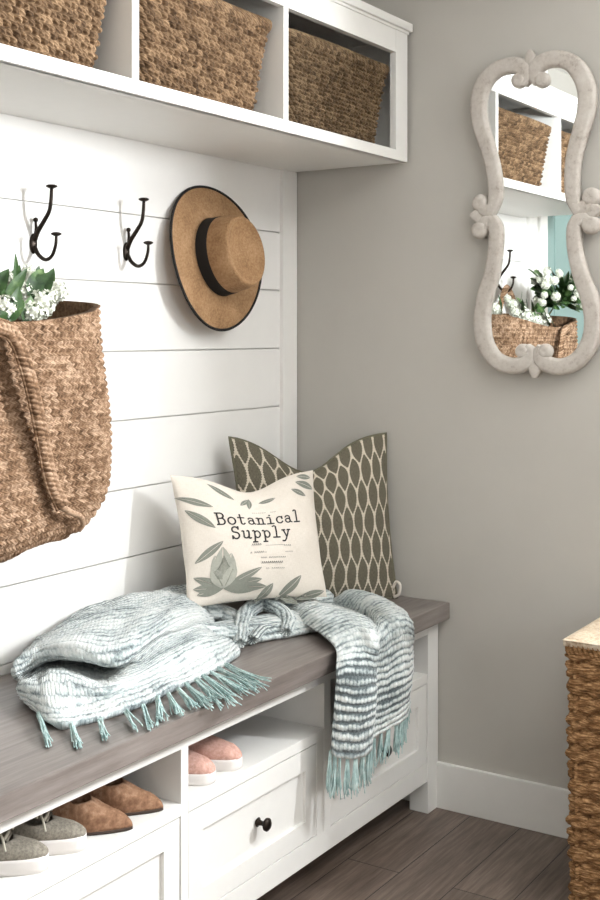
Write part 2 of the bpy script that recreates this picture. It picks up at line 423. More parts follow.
# ------------------------------------------------------------------ woven baskets
def rrect(hx, hy, r, n):
    """n points of a rounded rectangle by arc length, from the middle of the -y side, counter-clockwise"""
    pts = []; 
    for cx_, cy_, a0 in ((hx-r, -hy+r, -PI/2), (hx-r, hy-r, 0), (-hx+r, hy-r, PI/2), (-hx+r, -hy+r, PI)):
        for k in range(9):
            a = a0+k/8*PI/2; pts.append((cx_+r*math.cos(a), cy_+r*math.sin(a)))
    pts = [(0, -hy)]+pts+[(0, -hy)]; P = np.array(pts)
    d = np.r_[0, np.cumsum(np.linalg.norm(np.diff(P, axis=0), axis=1))]
    s = np.linspace(0, d[-1], n, endpoint=False)
    return np.c_[np.interp(s, d, P[:, 0]), np.interp(s, d, P[:, 1])], s, d[-1]

def weave(s, z, ps, pz, amp, skew=.0, jit=0):
    row = np.floor(z/pz); fz = z/pz-row
    ph = s/ps+.5*(row % 2)+skew*(fz-.5)+jit*np.sin(row*12.9898)*.5
    fs = ph-np.floor(ph)
    rnd = .75+.25*np.sin(np.floor(ph)*7.7+row*3.3)
    return amp*rnd*np.clip(1-np.abs(2*fz-1)**2.4, 0, 1)**.6*np.clip(1-np.abs(2*fs-1)**3, 0, 1)**.6

def basket_mesh(hx, hy, H, taper, r, ps, pz, amp, res, rim=.03, skew=.35, lean=0):
    """open woven basket: outer wall, braided rim, inner wall and floor"""
    n = int((4*(hx+hy))/res); n -= n % 2
    nz = int(H/res*1.05); zz = np.linspace(0, H, nz); P = np.zeros((n, nz, 3)); 
    sper = None
    for j, z in enumerate(zz):
        k = 1-taper*(1-z/H)
        q, s_, per = rrect(hx-taper*(1-z/H)*hx, hy-taper*.8*(1-z/H)*hy, r, n)
        P[:, j, 0] = q[:, 0]; P[:, j, 1] = q[:, 1]; P[:, j, 2] = z
        if j == nz-1: sper = s_; perm = per
    wob = .004*np.sin(P[..., 0]*14+P[..., 2]*9)+.003*np.sin(P[..., 1]*17)
    Nn = gnormals(P, True)
    c = P.mean(axis=(0, 1)); sg = np.sign(((P-c)*Nn).sum(axis=2).mean()); Nn *= sg
    ss = np.repeat(sper[:, None], nz, 1); ps2 = perm/round(perm/ps)
    Z = np.repeat(zz[None], n, 0)
    d = weave(ss, Z, ps2, pz, amp, skew)
    rimz = Z > H-rim
    ps3 = perm/round(perm/(ps*1.25))
    dr = .006+.008*np.sqrt(np.clip(1-((Z-(H-rim/2))/(rim/2))**2, 0, 1))*(.65+.35*np.abs(np.sin(PI*(ss/ps3+(Z-H)/rim*1.0))))
    d = np.where(rimz, dr, d)
    P = P+Nn*(d+wob)[..., None]
    # inner wall
    inner = []
    for zf, off in ((H-.002, .008), (H-.03, .012), (H*.5, .012), (.012, .012)):
        q, _, _ = rrect(hx-taper*(1-zf/H)*hx-off, hy-taper*.8*(1-zf/H)*hy-off, max(r-off*.5, .01), n)
        inner.append(np.c_[q, np.full(n, zf)])
    q0 = inner[-1]*np.array([.02, .02, 1]); inner.append(q0)
    b = P[:, 0].copy(); b[:, :2] *= .02
    A = np.concatenate([b[:, None], P, np.stack(inner, 1)], 1)
    ZZ = np.concatenate([Z[:, :1], Z, np.repeat(Z[:, -1:], len(inner), 1)], 1); SS_ = np.repeat(ss[:, :1], A.shape[1], 1)
    uv = np.dstack([SS_/ps2+.5*(np.floor(ZZ/pz) % 2)+skew*(ZZ/pz-np.floor(ZZ/pz)-.5), ZZ/pz])
    return MB().grid(A, cu=True, uv=uv)

def shelf_basket(x, label, hx=.268, ps=.024, pz=.0145, mat='seagrass', res=.0024, dz=0):
    o = basket_mesh(hx, .172, .255+dz, .19, .032, ps, pz, .0135, res).obj('woven_basket', M[mat])
    o.location = (x, -.2125, 1.9035); 
    return tag(o, label, 'basket', 'woven baskets in the shelf cubbies')
shelf_basket(-1.512, 'brown seagrass basket in the left cubby, cut off by the photo corner', hx=.256, ps=.0200, pz=.0142)
shelf_basket(-.944, 'brown seagrass basket in the middle cubby above the hooks', hx=.260, ps=.0200, pz=.0142)
o = shelf_basket(-.352, 'duller brown finely woven basket in the right cubby next to the grey wall', hx=.270, ps=.0165, pz=.0112, mat='seagrass2', res=.0021)

# laundry hamper
def hamper():
    t = thing('laundry_hamper', 'tall golden brown woven hamper with lid on the floor by the grey wall', 'hamper', (-.225, -1.27, 0))
    hx, hy, H = .190, .235, .648; n = 640; nz = 330; zz = np.linspace(0, H, nz); P = np.zeros((n, nz, 3))
    for j, z in enumerate(zz):
        k = .005*(1-z/H); q, s_, per = rrect(hx-k, hy-k, .018, n); P[:, j, :2] = q; P[:, j, 2] = z
    Nn = gnormals(P, True); Nn *= np.sign((Nn[..., :2]*P[..., :2]).sum(axis=2).mean())
    ss = np.repeat(s_[:, None], nz, 1); Z = np.repeat(zz[None], n, 0)
    pz = .040; ps = per/round(per/.105)
    row = np.floor(Z/pz); fz = Z/pz-row; ph = ss/ps+.5*(row % 2); fs = ph-np.floor(ph)
    swell = .5+.5*np.cos(2*PI*(fs-.5)); cen = .5+.18*np.sin(2*PI*fs)
    ph1 = 2*PI*(ss/ps+.25*(row % 2)); A_ = .26*np.sin(ph1)
    s1 = np.sqrt(np.clip(1-((fz-.5-A_)/.30)**2, 0, 1))*(.75+.25*np.cos(ph1)); s2 = np.sqrt(np.clip(1-((fz-.5+A_)/.30)**2, 0, 1))*(.75-.25*np.cos(ph1))
    fib = np.abs(np.sin((fz*5+.22*np.sin(ph1)+row*.37)*PI))
    d = .0165*np.maximum(s1, s2)*(.8+.2*np.sin(row*5.1+ph1*.31))+.0022*fib-.007
    d = np.where((np.abs(np.sin(ph1/2)) < .10) & (row % 2 == 0), np.maximum(d, .0075), d)
    top = Z > H-.035; d = np.where(top, .008*np.abs(np.sin(PI*(ss/.012+(Z-H)*30)))*(np.sqrt(np.clip(1-((Z-H+.0175)/.0176)**2, 0, 1))), d)
    P = P+Nn*d[..., None]-Nn*.006
    b = P[:, 0].copy(); b[:, :2] *= .02; c = P[:, -1].copy(); c[:, :2] *= .9; c2 = c.copy(); c2[:, 2] -= .01; c2[:, :2] *= .02
    MB().grid(np.concatenate([b[:, None], P, c[:, None], c2[:, None]], 1), cu=True).obj('body', M['hyacinth'], t)
    # lid: woven top panel, slightly domed
    nx, ny = 170, 200; X = np.linspace(-hx-.002, hx+.002, nx); Yv = np.linspace(-hy-.002, hy+.002, ny)
    XX, YY = np.meshgrid(X, Yv, indexing='ij')
    edge = np.minimum((hx-np.abs(XX)), (hy-np.abs(YY)))
    D = weave(YY+1, XX+1, .05, .019, .006, .3)
    G = np.dstack([XX, YY, H+.002+D*np.clip(edge/.01, 0, 1)+.004*np.clip(edge/.02, 0, 1)])
    lm = MB().grid(G)
    lm.box(-hx, -hy, H-.012, hx, hy, H+.0015)
    lm.obj('lid', M['hyatop'], t)['label'] = 'woven lid with the light on its top painted in'
hamper()

# ------------------------------------------------------------------ jute bag on its hook
def jute_bag():
    t = thing('jute_tote', 'large braided natural jute tote hanging on the shiplap wall, holding flowers', 'bag')
    cx, cy = -1.478, -.152; hx, hy = .352, .128; ZT, ZB = 1.450, .930
    n = 760; nz = 235; P = np.zeros((n, nz, 3)); tt = np.linspace(0, 1, nz)
    for j, f in enumerate(tt):
        e = min(1, f/.20); k = math.sqrt(max(0, 1-(1-e)**2)); 
        k = .74+.26*k
        bulge = 1+.03*math.sin(f*PI)
        q, s_, per = rrect(hx*(k if f < .2 else 1)*(1-.012*f), hy*(k**2 if f < .2 else 1)*bulge, .10*k, n)
        P[:, j, 0] = cx+q[:, 0]; P[:, j, 1] = cy+q[:, 1]
        base = ZB+.05*np.clip((q[:, 0]/hx), 0, 1)**4
        fr = np.clip((-q[:, 1]/hy+1)/2, 0, 1)                       # 1 at the front, 0 at the back
        top = ZT+.012-.016*fr-.042*fr*np.cos(q[:, 0]/hx*PI/2)
        P[:, j, 2] = base+(top-base)*f
    Nn = gnormals(P, True); Nn *= np.sign((Nn[..., :2]*(P[..., :2]-np.array([cx, cy]))).sum(axis=2).mean())
    ss = np.repeat(s_[:, None], nz, 1)
    # slow folds of the soft cloth
    soft = .010*np.sin(P[..., 0]*11+P[..., 2]*6)*np.sin(P[..., 2]*7+.5)+.006*np.sin(P[..., 0]*23-P[..., 2]*9)
    Zl = P[..., 2]-ZB; pz = .0158; row = np.floor(Zl/pz); fz = Zl/pz-row
    ps = per/round(per/.0115); ph = ss/ps+np.abs(fz-.5)*1.3+row*.37; st = np.abs(np.sin(PI*ph))
    # each braid has two strands meeting in its middle line
    d = .0085*np.sqrt(np.clip(1-(2*fz-1)**2, 0, 1))*(.35+.65*np.sqrt(st))*(.8+.2*np.sin(np.floor(ph)*9.1+row*4.7))
    P = P+Nn*(d+soft)[..., None]
    inner = []
    for f in (1.0, .92, .5, .1):
        j = int(f*(nz-1)); q = P[:, j].copy()
        q[:, 0] = cx+(q[:, 0]-cx)*.965; q[:, 1] = cy+(q[:, 1]-cy)*.90; inner.append(q)
    b0 = P[:, 0].copy(); b0[:, 0] = cx+(b0[:, 0]-cx)*.02; b0[:, 1] = cy+(b0[:, 1]-cy)*.02
    b1 = inner[-1].copy(); b1[:, 0] = cx+(b1[:, 0]-cx)*.02; b1[:, 1] = cy+(b1[:, 1]-cy)*.02
    uvb = np.dstack([ph, Zl/pz+.5*(fz > .5)]); uvb = np.concatenate([uvb[:, :1], uvb], 1)
    MB().grid(np.concatenate([b0[:, None], P], 1), cu=True, uv=uvb).obj('body', M['jute'], t)
    MB().grid(np.concatenate([P[:, -1:], np.stack(inner, 1), b1[:, None]], 1), cu=True).obj('lining', M['jutedark'], t)
    def plait(path, r, name, flat=.55, up=(0, -1, 0)):
        C = cr(np.array(path, float), 14); L_ = np.r_[0, np.cumsum(np.linalg.norm(np.diff(C, axis=0), axis=1))]
        k = int(L_[-1]/.0035); s = np.linspace(0, L_[-1], k); C = np.stack([np.interp(s, L_, C[:, a]) for a in range(3)], 1)
        T = np.gradient(C, axis=0); T /= np.linalg.norm(T, axis=1)[:, None]
        u = np.array(up, float); A = np.cross(T, u); A /= np.linalg.norm(A, axis=1)[:, None]+1e-9; B = np.cross(T, A)
        m = MB()
        for q in range(3):
            w = s*2*PI/.034+q*2*PI/3
            m.tube(C+A*(r*.62*np.sin(w))[:, None]+B*(r*.32*np.sin(2*w))[:, None], r*.52, 8, smooth=0)
        m.tube(C+A*r*1.12, r*.20, 6, smooth=0); m.tube(C-A*r*1.12, r*.20, 6, smooth=0)
        for q_, v_ in enumerate(m.v): m.uv[q_] = (v_[2]*55+v_[0]*20, v_[2]*30)
        return m.obj(name, M['jute'], t)
    front = [(-1.6123, -0.2900, 1.3878), (-1.5696, -0.3050, 1.3954), (-1.5154, -0.3120, 1.3918), (-1.4854, -0.3160, 1.3722), (-1.4580, -0.3180, 1.3167), (-1.4310, -0.3180, 1.2361), (-1.4029, -0.3120, 1.1536), (-1.3772, -0.3060, 1.0818), (-1.3396, -0.3000, 1.0236)]
    plait(front, .0140, 'handle')
    MB().tube([(-1.3512, -0.3000, 1.0292), (-1.3120, -0.2960, 1.0074), (-1.2758, -0.2900, 0.9939), (-1.2560, -0.2800, 0.9734), (-1.2577, -0.2700, 0.9577)], [.009, .007, .006, .006, .004], 8).obj('seam_cord', M['jute'], t)
    plait([(-1.65, -.052, 1.40), (-1.635, -.050, 1.47), (-1.59, -.048, 1.540), (-1.55, -.046, 1.566), (-1.51, -.048, 1.540), (-1.465, -.050, 1.47), (-1.45, -.052, 1.40)], .013, 'handle', up=(0, -1, 0))
    return t
jute_bag()

# ------------------------------------------------------------------ coat hooks
def coat_hook():
    t = thing('coat_hook', '', 'coat hook')
    p = MB(); P = np.array([[(r*.72*math.cos(q), -h, r*1.55*math.sin(q)) for q in np.linspace(0, 2*PI, 24, endpoint=False)] for h, r in ((0, .016), (.003, .017), (.006, .0145), (.007, .008), (.0075, .0005))])
    p.grid(P, cv=True); p.ball((0, -.008, .017), .004, 6); p.ball((0, -.008, -.017), .004, 6)
    p.obj('backplate', M['bronze'], t)
    a = MB(); a.tube([(0, -.006, .008), (0, -.018, .030), (0, -.040, .056), (0, -.058, .080), (0, -.064, .108), (0, -.066, .136)], [.0070, .0064, .0058, .0052, .0048, .0044], 10)
    a.tube([(0, -.010, .02), (0, -.012, .040), (0, -.0105, .056)], [.0048, .004, .0035], 8); a.ball((0, -.0105, .060), .0065, 8)
    o = a.obj('upper_arm', M['bronze'], t)
    def cap(y, z, parent, r=.0145):
        P = np.array([[(q_*math.cos(q), y+q_*math.sin(q), z+h) for q in np.linspace(0, 2*PI, 20, endpoint=False)] for h, q_ in ((-.006, .001), (-.005, r*.45), (-.001, r), (.002, r), (.0045, r*.6), (.0055, .0005))])
        MB().grid(P, cv=True).obj('tip', M['bronze'], parent)
    cap(-.066, .141, o)
    b = MB(); b.tube([(0, -.006, -.008), (0, -.022, -.030), (0, -.046, -.042), (0, -.068, -.032), (0, -.080, -.006), (0, -.082, .016)], [.006, .0054, .005, .0046, .0042, .0038], 10)
    o = b.obj('lower_arm', M['bronze'], t); cap(-.082, .021, o, .0135)
    return t
h0 = coat_hook()
hooks = [((-1.128, 0, 1.592), 'dark bronze double coat hook beside the jute tote, left of the two bare hooks'),
         ((-.800, 0, 1.592), 'dark bronze double coat hook nearest the straw hat'),
         ((-1.55, 0, 1.592), 'dark bronze coat hook the jute tote hangs from, seen in the mirror')]
for k, (p, lab) in enumerate(hooks):
    o = h0 if k == 0 else copy_tree(h0)
    o.scale = (.93, .93, .93); o.location = (p[0], .0012, p[2]); o['label'] = lab; o['group'] = 'coat hooks on the shiplap wall'
# the hat's own hook, a short peg hidden behind the crown
tag(MB().tube([(-.462, .0, 1.62), (-.462, -.028, 1.62), (-.462, -.040, 1.632)], [.006, .005, .005], 8).obj('hat_peg', M['bronze']), 'small dark peg behind the straw hat', 'hook')

# ------------------------------------------------------------------ straw hat
def hat():
    t = thing('straw_hat', 'tan straw hat with black band and black edged brim hanging on shiplap', 'hat')
    n = 96; th = np.linspace(0, 2*PI, n, endpoint=False)
    RX, RY = .196, .204            # brim half axes
    def ring(fx, fy, z, wob=0, dx=0):
        zz = z+wob*np.cos(2*th); return np.c_[fx*np.cos(th)+dx, fy*np.sin(th), zz]
    cx_, cy_ = .092, .110          # crown half axes at the base
    outer = []
    for f in np.linspace(0, 1, 14):
        a = 1-f; outer.append(ring(cx_+(RX-cx_)*a, cy_+(RY-cy_)*a, .004+.006*(1-a)**2+.004*math.sin(a*PI), .012*a*a))
    m = MB(); top = np.array(outer); low = top[::-1].copy(); low[..., 2] -= .003
    m.grid(np.concatenate([top, low]), cu=True, cv=True).obj('brim', M['straw'], t)
    e = outer[0]; MB().tube(np.r_[e, e[:2]], .0040, 8, smooth=0).obj('edge_binding', M['black'], t)
    prof = [(1.0, .004), (.985, .015), (.975, .045), (.955, .080), (.93, .102), (.90, .111), (.86, .114), (.81, .111), (.72, .105), (.5, .101), (.25, .099), (.02, .098)]
    C = cr(np.array([ring(cx_*f, cy_*f*(1-.02*(z > .09)), z) for f, z in prof]), 3)
    # centre dent and the pinch towards one end of a fedora crown
    r_ = np.hypot(C[..., 0]/cx_, C[..., 1]/cy_)
    C[..., 2] -= .006*np.clip(1-r_*1.3, 0, 1)
    m = MB().grid(C, cv=True)
    Ci = C.copy(); Ci[..., :2] *= .97; Ci[..., 2] -= .003; m.grid(Ci[::-1], cv=True)
    m.obj('crown', M['straw'], t)
    B = np.array([ring(cx_*f+.0015, cy_*f+.0015, z) for f, z in ((1.0, .010), (.992, .012), (.985, .028), (.976, .044), (.960, .047))])
    MB().grid(B, cv=True).obj('band', M['black'], t)
    t.location = (-.468, -.036, 1.592)
    # hat axis (+z local) points out of the wall, tipped down a little
    t.rotation_euler = Matrix.Rotation(0, 4, 'Z').to_euler()
    ax = Vector((-.03, -1, .14)).normalized(); up = Vector((.22, 0, -1)).normalized()*-1
    xx = up.cross(ax).normalized(); up = ax.cross(xx)
    t.rotation_euler = Matrix((xx, up, ax)).transposed().to_euler()
hat()

# ------------------------------------------------------------------ mirror
def mirror():
    t = thing('scroll_mirror', 'tall whitewashed scroll framed mirror hanging on the grey wall', 'mirror')
    X = -.024
    def band(pts, w, name='frame'):
        return pts, w
    f = MB()
    def ribbon(pts, w, d=.013, x=X):
        P = cr(np.array([(x, p[0], p[1]) for p in pts], float), 8)
        W = 1.22*np.interp(np.linspace(0, 1, len(P)), np.linspace(0, 1, len(w)), w)
        T = np.gradient(P, axis=0); T /= np.linalg.norm(T, axis=1)[:, None]
        A = np.cross(T, (1, 0, 0)); prof = [(-1, -1), (-1, .2), (-.86, .8), (-.6, 1.05), (0, .86), (.6, 1.05), (.86, .8), (1, .2), (1, -1)]
        R = np.array([[P[k]+A[k]*W[k]*a+np.array([-1, 0, 0])*d*b for a, b in prof] for k in range(len(P))])
        f.grid(R, cv=True)
        for q in (R[0], R[-1]): f.add(q, [tuple(range(len(prof)))])
    def disc(y, z, r, x=X, d=.0135):
        prof = [(1, -1), (1, .2), (.86, .85), (.6, 1.1), (.25, 1.0), (.01, .96)]
        R = np.array([[(x-d*b, y+r*a*math.cos(q), z+r*a*math.sin(q)) for q in np.linspace(0, 2*PI, 28, endpoint=False)] for a, b in prof]); f.grid(R, cv=True)
    def drop(y0, z0, y1, z1, w):
        P = [(y0+(y1-y0)*k, z0+(z1-z0)*k) for k in (0, .25, .5, .75, 1)]; ribbon(P, [w*.2, w*.9, w, w*.7, w*.25], .011)
    B = .0375/2
    TL = [(-0.7705, 2.0718), (-0.7815, 2.0886), (-0.7746, 2.1140), (-0.7449, 2.1279), (-0.6994, 2.1230), (-0.6604, 2.0948), (-0.6397, 2.0390), (-0.6454, 1.9691), (-0.6697, 1.8978), (-0.6874, 1.8242), (-0.6910, 1.7650), (-0.6768, 1.7166)]
    ribbon(TL, [.012, .016, .019, B, B, .020, .0205, .0195, .018, .0175, .0175, .010])
    disc(*(-0.7622, 2.0831), .0215)
    TR = [(-0.8183, 2.0715), (-0.8088, 2.0919), (-0.8156, 2.1154), (-0.8453, 2.1297), (-0.8893, 2.1255), (-0.9281, 2.0980), (-0.9548, 2.0434), (-0.9548, 1.9807), (-0.9353, 1.9134), (-0.9196, 1.8518), (-0.9157, 1.7953), (-0.9196, 1.7445), (-0.9333, 1.7028)]
    ribbon(TR, [.012, .016, .019, B, B, .0205, .0215, .0205, .019, .0180, .0175, .0175, .010])
    disc(*(-0.8305, 2.0765), .0215)
    BL = [(-0.6818, 1.7080), (-0.6924, 1.6760), (-0.6910, 1.6171), (-0.6796, 1.5453), (-0.6583, 1.4800), (-0.6497, 1.4142), (-0.6597, 1.3516), (-0.6924, 1.3059), (-0.7428, 1.2890), (-0.7863, 1.3026), (-0.7965, 1.3265), (-0.7829, 1.3425)]
    ribbon(BL, [.010, .0175, .0175, .0185, .020, .020, .020, B, B, .018, .013, .010])
    disc(*(-0.7726, 1.3308), .0205)
    BR = [(-0.9301, 1.6949), (-0.9216, 1.6651), (-0.9235, 1.6083), (-0.9398, 1.5385), (-0.9638, 1.4753), (-0.9741, 1.4126), (-0.9638, 1.3532), (-0.9288, 1.3070), (-0.8827, 1.2893), (-0.8359, 1.2994), (-0.8183, 1.3235), (-0.8291, 1.3429)]
    ribbon(BR, [.010, .0175, .0175, .0185, .020, .020, .020, B, B, .018, .013, .010])
    disc(*(-0.8386, 1.3314), .0205)
    t.rotation_euler = (0, 0, -0.0065)
    # waist scrolls and their little leaves
    for a, b, c in (((-0.6853, 1.7293), (-0.6604, 1.7287), (-0.6461, 1.7480)), ((-0.9222, 1.7160), (-0.9528, 1.7205), (-0.9690, 1.7465)), ((-0.6853, 1.6927), (-0.6654, 1.6937), (-0.6483, 1.6748)), ((-0.9235, 1.6808), (-0.9463, 1.6903), (-0.9638, 1.6769))):
        ribbon([a, b, c], [.016, .017, .014])
    disc(*(-0.6454, 1.7493), .0245); disc(*(-0.9690, 1.7465), .0255); disc(*(-0.6440, 1.6730), .0255); disc(*(-0.9677, 1.6717), .0255)
    y0, z0 = (-0.6640, 1.7115); drop(y0, z0, *(-0.6166, 1.7154), .019); y0, z0 = (-0.9496, 1.7090); drop(y0, z0, *(-0.9985, 1.7112), .019)
    drop(*(-0.7965, 2.1010), *(-0.7965, 2.1628), .0165); drop(*(-0.8088, 1.3170), *(-0.8088, 1.2579), .0175)
    f.obj('frame', M['distress'], t)
    e = MB()
    out = TL[2:]+[(-0.6853, 1.7143)]+BL[1:-3]+[(-0.8102, 1.3183)]+BR[1:-3][::-1]+[(-0.9268, 1.7014)]+TR[3:-1][::-1]+[(-0.7965, 2.0933)]
    out = cr(np.array([(0, a, b) for a, b in out]), 3)
    n = len(out); V = [( -.020, p[1], p[2]) for p in out]+[(-.016, p[1], p[2]) for p in out]
    F = [tuple(range(n)), tuple(range(2*n-1, n-1, -1))]+[(i, (i+1) % n, n+(i+1) % n, n+i) for i in range(n)]
    MB().obj
    g = MB(); g.add(V, F); g.obj('glass', M['mirror'], t, smooth=False)
    # dark wooden backing, a little smaller than the frame
    V = [(-.0155, p[1], p[2]) for p in out]+[(-.001, p[1], p[2]) for p in out]
    g = MB(); g.add(V, F); g.obj('backing', M['edgewood'], t, smooth=False)
mirror()

# ------------------------------------------------------------------ flowers
def leaf_mesh(base, tip, w, up=(0, 0, 1), droop=.2, fold=.25):
    b = np.array(base, float); tvec = np.array(tip, float)-b; Ln = np.linalg.norm(tvec); T = tvec/Ln
    A = np.cross(T, up); A /= np.linalg.norm(A)+1e-9; U = np.cross(A, T)
    n, k = 12, 7; G = np.zeros((n, k, 3))
    for i, s in enumerate(np.linspace(0, 1, n)):
        ww = w*(math.sin(PI*min(1, s**.75*1.0))**.8 if 0 < s < 1 else .02)
        for j, q in enumerate(np.linspace(-1, 1, k)):
            G[i, j] = b+T*Ln*s+A*ww*q+U*(abs(q)*ww*fold-droop*Ln*s*s+.03*w*math.sin(s*18)*abs(q))
    m = MB().grid(G); m.grid((G-U*.0006)[::-1]); return m
def bloom_mesh(c, r, n=46, seed=0):
    rg = random.Random(seed); m = MB(); c = np.array(c, float)
    m.ball(c, r*.62, 8)
    for k in range(n):
        zf = 1-2*(k+.5)/n; ph = k*2.39996; d = np.array([math.sqrt(1-zf*zf)*math.cos(ph), math.sqrt(1-zf*zf)*math.sin(ph), zf])
        d += np.array([rg.uniform(-.12, .12) for _ in range(3)]); d /= np.linalg.norm(d)
        a = np.cross(d, (.3, .2, 1)); a /= np.linalg.norm(a); b = np.cross(d, a); p = c+d*r*rg.uniform(.82, 1.05); s = r*.30
        rot = rg.uniform(0, PI/2)
        for q in range(4):
            t1 = rot+q*PI/2; e = math.cos(t1)*a+math.sin(t1)*b; f_ = -math.sin(t1)*a+math.cos(t1)*b
            V = [p-d*.001, p+e*s*.5+f_*s*.42+d*s*.16, p+e*s*1.0+f_*s*.22+d*s*.30, p+e*s*1.05-f_*s*.22+d*s*.28, p+e*s*.5-f_*s*.42+d*s*.16]
            m.add(V, [(0, 1, 2, 3, 4)])
    return m
def bouquet(name, label, leaves, blooms, stems):
    t = thing(name, label, 'flowers')
    for k, (b, tip, w) in enumerate(leaves): leaf_mesh(b, tip, w, up=(random.uniform(-.4, .4), -.8, .6), droop=random.uniform(.0, .2)).obj('leaf', M['leaf'], t)
    for k, (c, r) in enumerate(blooms): bloom_mesh(c, r, 44, k).obj('bloom', M['petal'], t, smooth=False)
    for s in stems: MB().tube(s, .0032, 6).obj('stem', M['stem'], t)
leaves = [((-1.3325, -0.2000, 1.4519), (-1.2919, -0.2300, 1.5143), .022), ((-1.3576, -0.2200, 1.4594), (-1.2915, -0.2000, 1.5216), .020), ((-1.4030, -0.2000, 1.4503), (-1.3576, -0.2200, 1.5181), .013), ((-1.3533, -0.1800, 1.4729), (-1.3695, -0.2000, 1.5475), .007),
          ((-1.4491, -0.2000, 1.4493), (-1.4107, -0.2200, 1.5157), .018), ((-1.4670, -0.2600, 1.4120), (-1.4172, -0.2700, 1.4490), .020), ((-1.4551, -0.2700, 1.4040), (-1.4226, -0.2700, 1.4792), .016), ((-1.5205, -0.2700, 1.3977), (-1.4698, -0.2800, 1.4238), .022), ((-1.3979, -0.2500, 1.4045), (-1.3796, -0.2600, 1.4582), .018),
          ((-1.4487, -0.2200, 1.4124), (-1.4470, -0.2500, 1.4688), .018), ((-1.3969, -0.2200, 1.4129), (-1.4298, -0.2200, 1.4658), .018)]
blooms = [((-1.3251, -0.2250, 1.4432), .030), ((-1.3763, -0.2450, 1.4254), .026), ((-1.3525, -0.2000, 1.4704), .019), ((-1.4551, -0.2500, 1.4323), .026), ((-1.2994, -0.1600, 1.5159), .014), ((-1.3543, -0.1600, 1.4945), .016), ((-1.2796, -0.2000, 1.4617), .020)]
rb = random.Random(3)
cen = np.array([-1.72, -.20, 1.51])
for k in range(150):
    th, z_ = rb.uniform(0, 2*PI), rb.uniform(-.3, 1)
    d = np.array([math.cos(th)*1.25, math.sin(th)*.75-.1, z_]); p = cen+d*np.array([.12, .10, .125])*rb.uniform(.1, .95); q = p+d*rb.uniform(.04, .065)
    if q[1] > -.02: continue
    leaves.append((tuple(p), tuple(q), rb.uniform(.016, .024)))
for k in range(40):
    th, z_ = rb.uniform(0, 2*PI), rb.uniform(-.2, 1); d = np.array([math.cos(th)*1.2, math.sin(th)*.8-.15, z_]); p = cen+d*np.array([.155, .11, .125])
    if p[1] > -.04: continue
    blooms.append((tuple(p), rb.uniform(.010, .019)))
for p in ((-1.20, -.15, 1.475), (-1.25, -.10, 1.49), (-1.30, -.18, 1.49), (-1.16, -.09, 1.465), (-1.33, -.10, 1.47)): blooms.append((p, .022))
for p in ((-1.21, -.11, 1.46), (-1.28, -.14, 1.46), (-1.36, -.16, 1.46)): leaves.append((p, (p[0]+.03, p[1]-.01, p[2]+.07), .016))
stems = [[(-1.42, -.16, 1.30), (-1.38, -.19, 1.42), (-1.3665, -0.2350, 1.4256)], [(-1.45, -.16, 1.28), (-1.43, -.20, 1.42), (-1.4229, -0.2300, 1.4392)], [(-1.5, -.15, 1.28), (-1.62, -.18, 1.42), (-1.70, -.20, 1.50)],
         [(-1.40, -.16, 1.30), (-1.30, -.14, 1.40), (-1.25, -.11, 1.48)]]
bouquet('flower_bunch', 'white blossoms with green leaves standing in the jute tote', leaves, blooms, stems)

